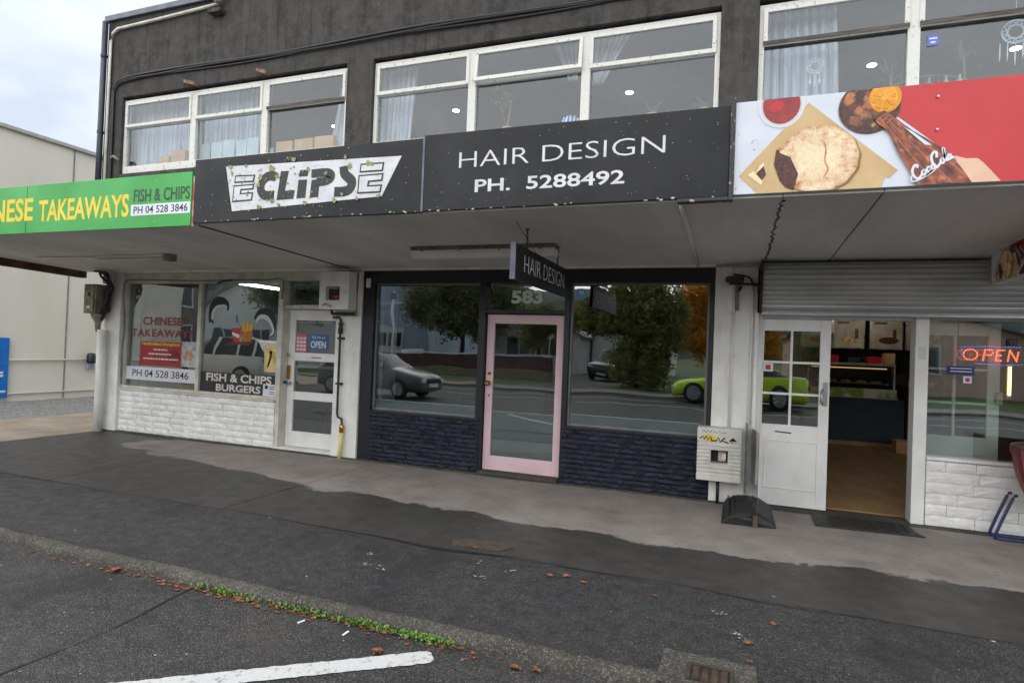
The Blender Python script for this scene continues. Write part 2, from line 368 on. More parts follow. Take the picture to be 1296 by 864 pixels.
def text(name, body, P0, U, V, w, h, mat, parent, bold=0., depth=.0015, shear=0., space=1.):
    """lettering fitted to a w x h box whose lower left corner is P0"""
    cu = bpy.data.curves.new('t', 'FONT'); cu.body = body; cu.size = 1; cu.offset = bold; cu.shear = shear; cu.space_character = space; cu.resolution_u = 3
    ob = bpy.data.objects.new('t', cu); COL.objects.link(ob)
    dg = bpy.context.evaluated_depsgraph_get(); me = bpy.data.meshes.new_from_object(ob.evaluated_get(dg))
    vs = np.array([v.co[:] for v in me.vertices]); fs = [tuple(p.vertices) for p in me.polygons]
    COL.objects.unlink(ob); bpy.data.objects.remove(ob); bpy.data.curves.remove(cu); bpy.data.meshes.remove(me)
    lo = vs.min(0); hi = vs.max(0); U = Vector(U); V = Vector(V); Nn = U.cross(V); P0 = Vector(P0)
    out = []
    for v in vs:
        a = (v[0]-lo[0])/(hi[0]-lo[0])*w; b = (v[1]-lo[1])/(hi[1]-lo[1])*h
        out.append(P0+U*a+V*b+Nn*depth)
    # one object for each word
    par = list(range(len(vs)))
    def fnd(i):
        while par[i] != i: par[i] = par[par[i]]; i = par[i]
        return i
    for f in fs:
        for i in f[1:]: par[fnd(i)] = fnd(f[0])
    sp = {}
    for i, v in enumerate(vs):
        r_ = fnd(i); q = sp.setdefault(r_, [9e9, -9e9]); q[0] = min(q[0], v[0]); q[1] = max(q[1], v[0])
    words = []; right = None
    for r_, (a, b) in sorted(sp.items(), key=lambda t: t[1][0]):
        if right is None or a > right+.17*space: words.append(set())
        words[-1].add(r_); right = b if right is None else max(right, b)
    res = None
    for wset in words:
        fi = [f for f in fs if fnd(f[0]) in wset]; idx = sorted({i for f in fi for i in f}); mp = {k: j for j, k in enumerate(idx)}
        b_ = MB(); b_.v = [tuple(out[i]) for i in idx]; b_.f = [tuple(mp[i] for i in f) for f in fi]
        ob = b_.build(name, mat, parent); me = ob.data
        if sum(p.area*(1 if p.normal.dot(Nn) > 0 else -1) for p in me.polygons) < 0: me.flip_normals()
        md = ob.modifiers.new('solid', 'SOLIDIFY'); md.thickness = depth*.9; md.offset = -1
        res = ob
    return res
def ftext(name, body, x0, x1, z0, z1, y, mat, parent, **k):
    return text(name, body, (x0, y, z0), (1, 0, 0), (0, 0, 1), x1-x0, z1-z0, mat, parent, **k)
def leafmesh(name, centers, radii, n, size, mat, parent, shell=.55, seed=1, flat=.6):
    """many small leaf faces spread through the volume of several clumps"""
    rg = np.random.default_rng(seed); k = len(centers); w = np.array([r[0]*r[1]*r[2] for r in radii])**.67; w = w/w.sum()
    idx = rg.choice(k, n, p=w); d = rg.normal(size=(n, 3)); d /= np.linalg.norm(d, axis=1)[:, None]
    rad = (shell+(1-shell)*rg.random(n))*(1+.18*np.sin(d[:, 0]*7+idx)+.15*np.sin(d[:, 1]*9+idx*2)+.12*np.sin(d[:, 2]*11))
    c = np.array(centers)[idx]+d*np.array(radii)[idx]*rad[:, None]
    a = rg.normal(size=(n, 3)); a /= np.linalg.norm(a, axis=1)[:, None]; b = np.cross(a, rg.normal(size=(n, 3))); b /= np.linalg.norm(b, axis=1)[:, None]
    s = size*(.6+.8*rg.random(n))[:, None]
    V = np.empty((n, 4, 3)); V[:, 0] = c-a*s; V[:, 1] = c+b*s*.5; V[:, 2] = c+a*s; V[:, 3] = c-b*s*.5
    V = V.reshape(-1, 3)-np.array(ORG[parent.name])
    me = bpy.data.meshes.new(name); me.from_pydata(V.tolist(), [], np.arange(4*n).reshape(n, 4).tolist()); me.materials.append(mat); me.update()
    ob = bpy.data.objects.new(name, me); COL.objects.link(ob); ob.parent = parent; ORG[ob.name] = ORG[parent.name]
    return ob

# ================================================================ ground
base = B(-60, 60, -60, 60, -.6, -.5).build('ground', M('soil', srgb(70, 66, 58), rough=.95), loc=(0, 0, 0)); struct(base, 'bare ground under the street')
ROADZ = -.06
road = MB().box(-60, 60, -16.6, -3.98, -.4, ROADZ).build('road', asph_road, loc=(0, 0, 0)); struct(road, 'wet asphalt road in front of the shops')
# concrete strip along the shops, cut by joints into slabs
foot = B(-9.8, 12, -2.75, .2, -.2, -.06).build('footpath', tar, loc=(0, 0, 0)); struct(foot, 'footpath under the awning, dry by the shops and wet beyond')
def slabmesh(x0, x1, y0, y1, top=0.):
    b = MB(); nx = max(2, int((x1-x0)/.25)); ny = 12
    for j in range(ny+1):
        for i in range(nx+1):
            x = x0+(x1-x0)*i/nx; y = y0+(y1-y0)*j/ny
            b.v.append((x, y, top+.004*math.sin(x*1.7+y)*math.sin(y*2.1+x*.6)*(0 < i < nx and 0 < j < ny)))
    for j in range(ny):
        for i in range(nx): k = j*(nx+1)+i; b.f.append((k, k+1, k+nx+2, k+nx+1))
    b.add([(x0, y0, top), (x1, y0, top), (x1, y1, top), (x0, y1, top), (x0, y0, -.1), (x1, y0, -.1), (x1, y1, -.1), (x0, y1, -.1)], [(0, 1, 5, 4), (1, 2, 6, 5), (2, 3, 7, 6), (3, 0, 4, 7)])
    return b
for a, c in ((-9.8, -6.9), (-6.9, -4.47), (-4.47, 12)):
    slabmesh(a+.005, c-.005, -2.735, .19).build('slab', pavem, foot)
ap = MB(); xs = np.arange(-14, 12.01, .25)
for x in xs: ap.v += [(x, -3.93, -.004+.004*math.sin(x*2.3)), (x, -3.2, .004*math.sin(x*1.7)), (x, -2.742-.02*math.sin(x*1.3), .002+.004*math.sin(x*1.1))]
for i in range(len(xs)-1):
    for j in (0, 1): ap.f.append((i*3+j, i*3+3+j, i*3+4+j, i*3+1+j))
ap.box(-14, 12, -3.93, -2.75, -.3, -.02)
apo = ap.build('asphalt_path', asph_path, loc=(0, 0, 0)); struct(apo, 'coarse wet asphalt strip between the footpath slabs and the kerb')
# old tar seam
sm = MB()
pts = [(x, -2.75-.03*math.sin(x*1.9)-.02*math.sin(x*5.1)) for x in np.arange(-9.6, 6, .12)]
for i in range(len(pts)-1):
    (xa, ya), (xb, yb) = pts[i], pts[i+1]; wf = lambda k, x: (.004+.007*abs(math.sin(k*.37))*abs(math.sin(k*1.3+.4))+.02*math.exp(-((x+2.15)/.5)**2)); wa = wf(i, xa); wb = wf(i+1, xb)
    sm.add([(xa, ya-wa, .007), (xb, yb-wb, .007), (xb, yb+wb*.4, .007), (xa, ya+wa*.4, .007)], [(0, 1, 2, 3)])
sm.build('tar_seam', tar, apo)
MB().prism([(-2.1, -2.66), (-1.7, -2.64), (-1.62, -2.52), (-1.75, -2.44), (-2.02, -2.46), (-2.14, -2.55)], lambda a, b, d: (a, b, d), -.01, .006).build('repair_patch', M('brown_patch', srgb(82, 68, 56), srgb(58, 50, 44), .8, scale=12, bump=.5), foot)
# kerb
kb = MB(); xs = np.arange(-14, 12.01, .12); prof = [(-4.03, -.2), (-4.03, -.052), (-4.018, -.022), (-4.0, -.008), (-3.97, -.001), (-3.93, .002), (-3.93, -.2)]
for x in xs:
    w = .014*math.sin(x*3.1)+.01*math.sin(x*9.7); drop = -.05*max(0, min(1, (-5.2-x)/1.6))
    for j, (y, z) in enumerate(prof): kb.v.append((x, y+(w if j < 5 else 0)+random.uniform(-.01, .01)*(j in (1, 2, 3)), z+(drop if 1 <= j <= 4 else 0)*.3+random.uniform(-.006, .006)*(1 <= j <= 4)))
k = len(prof)
for i in range(len(xs)-1):
    for j in range(k-1): kb.f.append((i*k+j, i*k+j+1, i*k+k+j+1, i*k+k+j))
struct(kb.build('kerb', kerbm, loc=(0, 0, 0), smooth=True), 'worn concrete kerb along the road')
# drain pad and grate
pad = thing('drain_cover', 'square iron drain cover set in pale concrete at the kerb', 'drain', (-.07, -3.9, 0))
B(-.31, .16, -4.035, -3.70, -.1, .012).build('concrete_surround', kerbm, pad, bevel=.008)
gm = MB()
gm.box(-.175, .05, -3.845, -3.825, .004, .026); gm.box(-.175, -.155, -3.99, -3.845, .004, .026); gm.box(.03, .05, -3.99, -3.845, .004, .026); gm.box(-.155, .03, -3.99, -3.845, .004, .014)
gm.build('iron_frame', rustm, pad, bevel=.003)
for i in range(4): B(-.145+i*.045, -.115+i*.045, -3.985, -3.855, .0145, .024).build('lid_rib', rustm, pad)
# road marking, road joint
mk = MB(); d = Vector((-.84, -.62)).normalized(); nn = Vector((-d.y, d.x))*.062; p0 = Vector((-1.46, -4.19))
for i in range(160):
    a = p0+d*(i*.03); j = lambda: random.uniform(-.005, .005); s = .7 if i == 0 else .95 if i == 1 else 1
    mk.v += [(a.x+nn.x*s+j(), a.y+nn.y*s+j(), ROADZ+.005), (a.x-nn.x*s+j(), a.y-nn.y*s+j(), ROADZ+.005)]
    if i: mk.f.append((2*i-2, 2*i-1, 2*i+1, 2*i))
struct(mk.build('road_marking', paintw, loc=(0, 0, 0)), 'worn white parking bay line on the road')
rj = MB(); pts = [(-3.28+.03*math.sin(y*5)-.03*(y+4), y) for y in np.arange(-4.05, -8, -.15)]
for i in range(len(pts)-1):
    w = .006+.004*math.sin(i)
    rj.add([(pts[i][0]-w, pts[i][1], ROADZ+.004), (pts[i][0]+w, pts[i][1], ROADZ+.004), (pts[i+1][0]+w, pts[i+1][1], ROADZ+.004), (pts[i+1][0]-w, pts[i+1][1], ROADZ+.004)], [(0, 1, 2, 3)])
rj.build('road_joint', tar, road)
lane = MB()
for x in range(-30, 30, 5): lane.box(x, x+4.8, -12.9, -12.78, ROADZ-.01, ROADZ+.005)
lane.box(-40, 40, -15.1, -15.0, ROADZ-.01, ROADZ+.005)
struct(lane.build('road_marking', paintw, loc=(0, 0, 0)), 'white lane lines on the far side of the road')
# side yard
struct(B(-12.2, -9.805, -4.2, 26, -.3, -.012).build('driveway', driveway, loc=(0, 0, 0)), 'pale brown concrete driveway beside the shops')
gv = MB(); nx, ny = 60, 160
for j in range(ny+1):
    for i in range(nx+1): gv.v.append((-15.4+3.2*i/nx, -4.2+24*j/ny, -.02+random.uniform(-.012, .012)))
for j in range(ny):
    for i in range(nx): q = j*(nx+1)+i; gv.f.append((q, q+1, q+nx+2, q+nx+1))
struct(gv.build('gravel_strip', gravelm, loc=(0, 0, 0)), 'grey gravel strip along the cream building')
struct(B(-60, -15.4, -16.6, 26, -.3, -.03).build('yard', driveway, loc=(0, 0, 0)), 'yard around the cream building')

# ================================================================ cream building next door
cb = thing('cream_building', 'plain cream rendered building across the driveway', 'building', (-18, 8, 0))
B(-24, -15.3, -6, 4.9, -.3, 6.05).build('wall', creamwall, cb); B(-24, -15.3, 4.91, 22, -.3, 5.3).build('wall', creamwall, cb)
B(-24.05, -15.22, -6.05, 4.95, 6.052, 6.14).build('parapet_cap', M('grey_capping', srgb(186, 184, 178), rough=.6), cb, bevel=.01)
B(-15.3, -15.285, 2.84, 2.87, 0, 6.04).build('expansion_joint', M('grey_joint', srgb(142, 140, 142), rough=.6), cb)
MB().tube([(-15.25, -5, .90), (-15.25, 4.8, .93)], .025).build('wall_conduit', creamwall, cb, smooth=True)
MB().tube([(-15.27, -5, .16), (-15.27, 4.8, .16)], .02).build('wall_conduit', creamwall, cb, smooth=True)
bs = thing('blue_sign', 'bright blue board on the cream building wall', 'sign', (-15.2, 1, 0))
B(-15.28, -15.2, .2, 1.6, .08, 1.42).build('board', bluem, bs, bevel=.006)
for z, y0, y1 in ((.62, 1.25, 1.5), (.55, 1.3, 1.5), (.2, 1.2, 1.56)): B(-15.199, -15.196, y0, y1, z, z+.05).build('print', signwhite, bs)
wl = thing('wall_light', 'small dark blue fitting on the conduit of the cream wall', 'wall light', (-15.2, 3.4, .78))
MB().lathe([(.0, -.14), (.09, -.14), (.1, -.1), (.1, .05), (.07, .11), (.0, .12)], (-15.18, 3.42, .98), 'z', 14).build('housing', downp, wl, smooth=True)
B(-15.28, -15.17, 3.34, 3.5, .68, .84).build('base_box', M('pale_blue_box', srgb(150, 158, 178)), wl, bevel=.01)

# ================================================================ the shop building
bd = thing('shop_building', 'two storey dark pebbledash shop building over three shopfronts', 'building', (0, 0, 0))
XL, XR = -10.2, 9.0
OPEN = [(-9.79, -5.29), (-4.86, -.255), (.142, 4.75)]; ZS, ZT = 4.28, 5.58
def gridwall(b, x0, x1, z0, z1, y0, y1): b.box(x0, x1, y0, y1, z0, z1)
uw = MB()
uw.box(XL, XR, 0, .25, 2.75, ZS); uw.box(XL, XR, 0, .25, ZT, 6.9)
xe = [XL]+[v for o in OPEN for v in o]+[XR]
for i in range(0, len(xe), 2): uw.box(xe[i], xe[i+1], 0, .25, ZS, ZT)
uw.box(XL, XL+.2, .25, 8, 2.75, 6.9); uw.box(XL, XR, 8, 8.2, 0, 6.9); uw.box(XR-.2, XR, .25, 8, 0, 6.9); uw.box(XL+.2, XR-.2, .25, 8, 6.6, 6.8)
uw.build('upper_wall', wallm, bd)
MB().box(XL-.05, XR, -.05, .3, 6.905, 7.0).build('parapet_flashing', flash, bd, bevel=.008)
uwm = MB()
for a, c in OPEN: uwm.box(a-.03, c+.03, -.012, .1, ZS-.07, ZS-.003)
uwm.build('window_sill', wallm, bd)
for x, z, w_ in ((-8.22, 5.6, .2), (-6.78, 5.6, .16)): MB().add([(x-w_/2, -.09, z+.02), (x+w_/2, -.07, z-.03), (x+w_/2, .04, z-.03), (x-w_/2, .04, z+.02), (x-w_/2, -.09, z+.07), (x+w_/2, -.07, z+.02), (x+w_/2, .04, z+.02), (x-w_/2, .04, z+.07)], [(0, 3, 2, 1), (4, 5, 6, 7), (0, 1, 5, 4), (1, 2, 6, 5), (2, 3, 7, 6), (3, 0, 4, 7)]).build('timber_stub', M('broken_timber', srgb(150, 116, 90), srgb(96, 72, 56), .8, scale=14) if 'broken_timber' not in MATS else MATS['broken_timber'], bd)
def frame(b, x0, x1, z0, z1, w, y0, y1, wb=None, wt=None):
    wb = wb or w; wt = wt or w
    b.box(x0, x0+w, y0, y1, z0, z1); b.box(x1-w, x1, y0, y1, z0, z1); b.box(x0+w, x1-w, y0, y1, z1-wt, z1); b.box(x0+w, x1-w, y0, y1, z0, z0+wb); return b
def upper_window(x0, x1, muls, open_i=(), dark_i=()):
    fr = MB(); y0, y1 = .05, .13; w = .06; zt = ZT-.045
    fr.box(x0+.005, x0+w, y0, y1, ZS, zt); fr.box(x1-w, x1-.005, y0, y1, ZS, zt); fr.box(x0+w, x1-w, y0, y1, zt-.055, zt); fr.box(x0+w, x1-w, y0-.02, y1, ZS, ZS+.13)
    for q in muls: fr.box(q-.055, q+.055, y0-.006, y1, ZS+.13, zt-.055)
    ed = [x0+w-.055]+[v for q in muls for v in (q, q)]+[x1-w+.055]
    win = fr.build('window', peel, bd, bevel=.004)
    for i in range(0, len(ed), 2):
        a, c = ed[i]+.055, ed[i+1]-.055; zz = 5.09
        op = i//2 in open_i
        tr = B(a, c, y0+.02, y1, zz-.03, zz+.02).build('transom', peeldark if i//2 in dark_i else peel, win, bevel=.003)
        # top hung sash, some propped open
        s = MB(); frame(s, a-.012, c+.012, zz-.02, zt-.05, .045, y0-.02, y0+.018, wb=.05)
        if not op: s.v = [(v[0], v[1]-.0, v[2]) for v in s.v]
        p = MB().box(a+.03, c-.03, y0-.003, y0+.003, zz+.025, zt-.09)
        ang = R(7) if op else 0
        if op:
            for q in (s, p):
                q.v = [(v[0], y0+(v[1]-y0)*math.cos(ang)+(v[2]-(zt-.05))*math.sin(ang), (zt-.05)+(v[2]-(zt-.05))*math.cos(ang)-(v[1]-y0)*math.sin(ang)) for v in q.v]
        s.build('sash', peel if i//2 not in dark_i else peel, win, bevel=.003)
        if i//2 in dark_i: B(a-.012, c+.012, y0-.024, y0-.0205, zz-.02, zz+.028).build('bare_sash_rail', peeldark, win)
        p.build('pane', glass_up, win)
        B(a, c, y0+.04, y0+.046, ZS+.13, zz-.03).build('pane', glass_up, win)
    return win
upper_window(OPEN[0][0], OPEN[0][1], (-8.23, -6.79), (), (2,))
upper_window(OPEN[1][0], OPEN[1][1], (-3.35, -1.82), (1,))
upper_window(OPEN[2][0], OPEN[2][1], (1.63, 3.2), (), (0, 1, 2))

# ---- ground floor: columns and header
B(-9.86, -9.5, -.08, .3, 0, 2.6).build('corner_column', whitew, bd, bevel=.01)
B(-9.86, -9.7, .3, 8, 0, 2.74).build('side_wall', whitew, bd)
B(-5.26, -4.845, -.06, .3, 0, 2.6).build('pilaster', whitew, bd, bevel=.008)
B(-.222, .222, -.06, .3, 0, 2.6).build('pilaster', whitew, bd, bevel=.008)
hd = MB(); hd.box(-9.86, -4.845, -.085, .3, 2.605, 2.74); hd.build('header', whitew, bd, bevel=.006)
B(-9.5, -5.26, .0, .2, 2.48, 2.603).build('header', cream, bd, bevel=.004)
B(-4.84, -.225, -.05, .3, 2.605, 2.74).build('header', whitew, bd)
B(-.222, 5, .0, .3, 2.605, 2.74).build('header', whitew, bd)
# brick variants
def brickmesh(name, nx, nz, amp, seed):
    rg = random.Random(seed); me = bpy.data.meshes.new(name); v = []; f = []
    for j in range(nz+1):
        for i in range(nx+1):
            e = i in (0, nx) or j in (0, nz)
            v.append(((i+(0 if i in (0, nx) else rg.uniform(-.25, .25)))/nx, (rg.uniform(0, .12) if e else -rg.uniform(.0, amp)), (j+(0 if j in (0, nz) else rg.uniform(-.2, .2)))/nz))
    for j in range(nz):
        for i in range(nx):
            k = j*(nx+1)+i
            f += [(k, k+1, k+nx+2), (k, k+nx+2, k+nx+1)] if rg.random() < .5 else [(k, k+1, k+nx+1), (k+1, k+nx+2, k+nx+1)]
    n0 = len(v); c = [0, nx, (nx+1)*(nz+1)-1, (nx+1)*nz]
    v += [(0, 1, 0), (1, 1, 0), (1, 1, 1), (0, 1, 1)]
    f += [tuple(range(0, nx+1))[::-1]+(n0, n0+1), tuple((nx+1)*nz+i for i in range(nx+1))+(n0+2, n0+3), tuple((nx+1)*j for j in range(nz+1))+(n0+3, n0), tuple((nx+1)*j+nx for j in range(nz+1))[::-1]+(n0+1, n0+2)]
    me.from_pydata(v, [], f); me.update()
    bm = bmesh.new(); bm.from_mesh(me); bmesh.ops.recalc_face_normals(bm, faces=bm.faces); bm.to_mesh(me); bm.free()
    return me
def brickwall(label_part, x0, x1, z0, z1, yf, courses, wmin, wmax, mat, mort, amp, seed, depth=.06, joint=.008, nx=5):
    rg = random.Random(seed)
    riser = B(x0, x1, yf+.02, .3, 0, z1).build('stall_riser', mort, bd)
    va = [brickmesh('brick', nx, 3, amp, seed*10+i) for i in range(7)]
    for q in va: q.materials.append(mat)
    h = (z1-z0)/courses
    for r in range(courses):
        x = x0-(rg.uniform(0, wmin) if r % 2 else 0)
        while x < x1-.02:
            w = rg.uniform(wmin, wmax); a = max(x, x0); c = min(x+w, x1); x += w
            if x1-c < .1: c = x1; x = x1
            if c-a < .05: continue
            ob = bpy.data.objects.new('brick', rg.choice(va)); COL.objects.link(ob); ob.parent = riser
            ob.location = (a+joint/2, yf+rg.uniform(-.004, .005), z0+r*h+joint/2); ob.scale = (c-a-joint, depth, h-joint)
    return riser
brickwall('w', -9.5, -6.29, 0.02, .69, -.035, 7, .18, .42, whiteb, mortar_w, .15, 3, joint=.005)
brickwall('n', -4.66, -3.03, 0.01, .665, -.04, 11, .18, .46, navyb, mortar_n, .34, 4, depth=.045, joint=.004, nx=8)
brickwall('n', -1.93, -.225, 0.01, .665, -.04, 11, .18, .46, navyb, mortar_n, .34, 5, depth=.045, joint=.004, nx=8)
brickwall('w', 1.825, 5.0, 0.02, .665, -.035, 6, .24, .46, whiteb, mortar_w, .10, 6, joint=.004)
B(-9.5, -6.29, -.06, .03, .692, .722).build('sill', cream, bd, bevel=.004)
B(-4.66, -3.03, -.055, .06, .668, .70).build('sill', navyf, bd, bevel=.004); B(-1.93, -.225, -.055, .06, .668, .70).build('sill', navyf, bd, bevel=.004)
B(1.822, 5, -.065, .02, .668, .70).build('sill', whiteb, bd, bevel=.005)
B(-9.86, 6, -.1, .2, -.02, .018).build('footing', kerbm, bd, bevel=.006)

# ---- left shopfront: windows and door
cw = frame(MB(), -9.5, -6.29, .722, 2.48, .04, .0, .1).box(-7.9, -7.83, .0, .1, .762, 2.44).build('window', cream, bd, bevel=.004)
B(-9.46, -7.9, .045, .051, .762, 2.44).build('pane', glass, cw); B(-7.83, -6.33, .045, .051, .762, 2.44).build('pane', glass, cw)
dj = MB(); dj.box(-6.29, -6.225, -.02, .2, .02, 2.48); dj.box(-6.225, -5.26, .02, .2, 2.07, 2.12)
dj.build('door_jamb', cream, bd, bevel=.004)
B(-6.225, -5.26, .11, .116, 2.12, 2.48).build('transom_pane', glass, bd)
def glazed_door(name, x0, x1, z0, z1, y0, y1, stile, rails, mat, gl):
    b = MB(); b.box(x0, x0+stile, y0, y1, z0, z1); b.box(x1-stile, x1, y0, y1, z0, z1)
    for a, c in rails: b.box(x0+stile, x1-stile, y0, y1, a, c)
    d = b.build(name, mat, bd, bevel=.005); ym = (y0+y1)/2
    for i in range(len(rails)-1): B(x0+stile, x1-stile, ym-.003, ym+.003, rails[i][1], rails[i+1][0]).build('pane', gl, d)
    return d
ld = glazed_door('door', -6.222, -5.27, .05, 2.066, .13, .175, .115, [(.05, .27), (.735, .855), (1.31, 1.43), (1.905, 2.066)], whited, glass)
B(-6.205, -6.165, .10, .13, 1.03, 1.235).build('handle_plate', brass, ld, bevel=.003)
MB().tube([(-6.19, .105, 1.4), (-6.19, .07, 1.4), (-6.12, .06, 1.37)], .01).build('door_handle', steelm, ld, smooth=True)
MB().tube([(-6.24, .07, .985), (-6.17, .07, .985)], .022, 10).build('padlock', M('blue_lock', srgb(30, 50, 130)), ld, smooth=True)
MB().tube([(-6.17, .07, .985), (-6.11, .07, .985)], .018, 10).build('lock_bolt', steelm, ld, smooth=True)
B(-5.80, -5.62, .126, .129, 1.36, 1.372).build('letter_slot', darkp, ld)
B(-6.29, -5.26, -.03, .2, .019, .045).build('threshold', whitew, bd)

# ---- hair shopfront: navy frame
hf = MB()
hf.box(-4.84, -4.665, -.03, .14, .0, 2.44); hf.box(-4.84, -.225, -.035, .14, 2.44, 2.6); hf.box(-.275, -.226, -.03, .14, .70, 2.44)
hf.box(-3.09, -3.0, -.03, .14, .0, 2.44); hf.box(-1.955, -1.89, -.03, .14, .0, 2.44); hf.box(-3.0, -1.955, -.03, .14, 2.05, 2.095)
hf.box(-4.84, -4.66, -.07, .1, 0, .66) if False else None
hfo = hf.build('shopfront_frame', navyf, bd, bevel=.004)
alum = M('aluminium_trim', srgb(128, 132, 132), srgb(112, 116, 116), .45, .3)
for a, c in ((-4.665, -3.09), (-1.89, -.275)):
    wf = frame(MB(), a+.002, c-.002, .702, 2.438, .022, .03, .1).build('window', alum, bd)
    B(a+.024, c-.024, .05, .056, .724, 2.416).build('pane', glass, wf)
    B(a+.024, c-.024, .0585, .0615, .724, .835).build('privacy_film', film, wf)
    B(a+.024, c-.024, .0585, .0615, .8352, .843).build('film_edge', papergrey, wf)
B(-3.0, -1.955, .05, .056, 2.095, 2.44).build('transom_pane', glass, bd)
pd = glazed_door('door', -2.992, -1.963, .055, 2.04, .04, .09, .1, [(.055, .235), (1.925, 2.04)], pinkm, glass)
B(-2.892, -2.063, .0695, .0725, .235, .80).build('privacy_film', film, pd); B(-2.892, -2.063, .0695, .0725, .8005, .807).build('film_edge', papergrey, pd)
MB().lathe([(.0, .04), (.03, .04), (.03, .03), (.012, .026), (.012, -.0), (.032, -.012), (.036, -.03), (.026, -.046), (.0, -.05)], (-2.945, 0, 1.16), 'y', 14).build('door_knob', brass, pd, smooth=True)
MB().lathe([(.0, .04), (.022, .04), (.022, .028), (.0, .026)], (-2.935, 0, 1.28), 'y', 12).build('lock_escutcheon', brass, pd, smooth=True)
MB().lathe([(.0, .04), (.012, .04), (.012, .033), (.0, .033)], (-2.935, 0, 1.0), 'y', 10).build('keyhole', darkp, pd)
B(-3.0, -1.955, -.12, .2, .019, .05).build('threshold', kerbm, bd, bevel=.006)
B(-4.79, -4.72, -.06, -.03, 2.37, 2.5).build('alarm_box', whitew, bd, bevel=.01)
ftext('house_number', '583', -2.68, -2.26, 2.18, 2.35, .047, M('pale_green_numeral', srgb(222, 236, 229), srgb(206, 222, 214), .6), bd, bold=.045)

# ---- right shopfront: door leaf, opening, window
B(.224, .282, -.02, .14, .02, 2.1).build('door_jamb', whitew, bd, bevel=.004)
B(.282, 1.70, -.01, .14, 2.045, 2.1).build('door_head', whited, bd, bevel=.003)
B(1.70, 1.815, -.05, .14, .02, 2.1).build('door_jamb', whited, bd, bevel=.004)
B(1.725, 1.79, -.053, -.05, 1.66, 1.78).build('notice', papergrey, bd)
def pane_door(name, x0, x1, y0, y1, mat):
    z0, z1 = .03, 2.042; w = .045 if x0 < 1 else .06; b = MB()
    gx0, gx1, gz0, gz1 = x0+.02, x1-.1, .90, 1.915
    b.box(x0, gx0, y0, y1, z0, z1); b.box(gx1, x1, y0, y1, z0, z1); b.box(gx0, gx1, y0, y1, gz1, z1); b.box(gx0, gx1, y0, y1, z0, gz0)
    d = b.build(name, mat, bd, bevel=.004); ym = (y0+y1)/2
    xm = (gx0+gx1)/2; mb_ = MB().box(xm-.012, xm+.012, y0+.006, y1-.006, gz0, gz1)
    for z in (1.235, 1.575): mb_.box(gx0, xm-.012, y0+.006, y1-.006, z-.012, z+.012); mb_.box(xm+.012, gx1, y0+.006, y1-.006, z-.012, z+.012)
    mb_.build('glazing_bar', mat, d)
    zs = [gz0, 1.235, 1.575, gz1]
    for i in range(3):
        for a, c in ((gx0, xm-.012), (xm+.012, gx1)): B(a, c, ym-.003, ym+.003, zs[i]+(.012 if i else 0), zs[i+1]-(.012 if i < 2 else 0)).build('pane', glass, d)
    pm = frame(MB(), gx0+.03, gx1+.01, .21, .735, .016, y0-.008, y0); pm.build('panel_moulding', mat, d, bevel=.004)
    return d
rdl = pane_door('door', .284, .955, .03, .075, whited)
B(.895, .935, .012, .03, 1.13, 1.38).build('handle_plate', steelm, rdl, bevel=.003)
MB().tube([(.888, .02, 1.15), (.87, -.03, 1.17), (.87, -.03, 1.28), (.888, .02, 1.3)], .009).build('door_handle', steelm, rdl, smooth=True)
MB().tube([(.44, .024, .826), (.52, .022, .822), (.6, .024, .818)], .006).build('letter_slot', darkp, rdl)
B(.30, .40, .021, .024, 1.47, 1.56).build('sticker', signwhite, rdl); B(.325, .375, .018, .0205, 1.49, 1.54).build('sticker_emblem', signred, rdl)
pane_door('sliding_door', 1.80, 2.47, .15, .195, greyd)
rw = MB(); rw.box(1.815, 5, -.005, .1, 2.06, 2.1); rw.box(1.815, 1.822, -.005, .1, .70, 2.06); rwo = rw.build('window', cream, bd)
B(1.822, 5, .03, .036, .70, 2.06).build('pane', glass, rwo)
B(.282, 5, .02, .14, 2.103, 2.60).build('header', darkp, bd)

# ================================================================ awning
aw = thing('awning', 'flat verandah awning over the footpath along the whole row of shops', 'awning', (-2.5, -1.3, 2.6))
def sz(y): return 2.635+(-y)*.034
for a, c in ((-10.38, -5.075), (-5.065, -.40), (-.395, .277), (.283, .883), (.889, 2.1), (2.106, 3.3), (3.306, 9)):
    MB().add([(a, -.0, sz(0)), (c, -.0, sz(0)), (c, -2.6, sz(-2.6)), (a, -2.6, sz(-2.6)), (a, 0, sz(0)+.02), (c, 0, sz(0)+.02), (c, -2.6, sz(-2.6)+.02), (a, -2.6, sz(-2.6)+.02)],
             [(0, 1, 2, 3), (4, 5, 6, 7), (0, 1, 5, 4), (1, 2, 6, 5), (2, 3, 7, 6), (3, 0, 4, 7)]).build('soffit_panel', soffm, aw)
B(-10.38, 9, -2.6, 0, 2.9, 3.2).build('deck', galv, aw)
B(-10.38, 9, -2.605, -2.56, 2.745, 3.2).build('fascia_board', M('old_fascia', srgb(72, 64, 58), srgb(52, 46, 42), .8), aw)
eb = MB(); eb.add([(-10.52, -.05, 2.53), (-10.38, -.05, 2.53), (-10.38, -2.6, 2.61), (-10.52, -2.6, 2.61), (-10.52, -.05, 2.9), (-10.38, -.05, 2.9), (-10.38, -2.6, 3.2), (-10.52, -2.6, 3.2)],
                  [(0, 1, 2, 3), (4, 5, 6, 7), (0, 1, 5, 4), (1, 2, 6, 5), (2, 3, 7, 6), (3, 0, 4, 7)])
eb.build('end_board', M('rotten_timber', srgb(96, 70, 48), srgb(40, 36, 32), .85, scale=5, bump=.6, bscale=30), aw)
MB().box(-.075, -.045, -2.67, -2.6, 2.70, 3.42).build('corner_trim', M('flaked_trim', srgb(38, 42, 40), srgb(190, 150, 150), .6, scale=22, lo=.58, hi=.64), aw, bevel=.003)
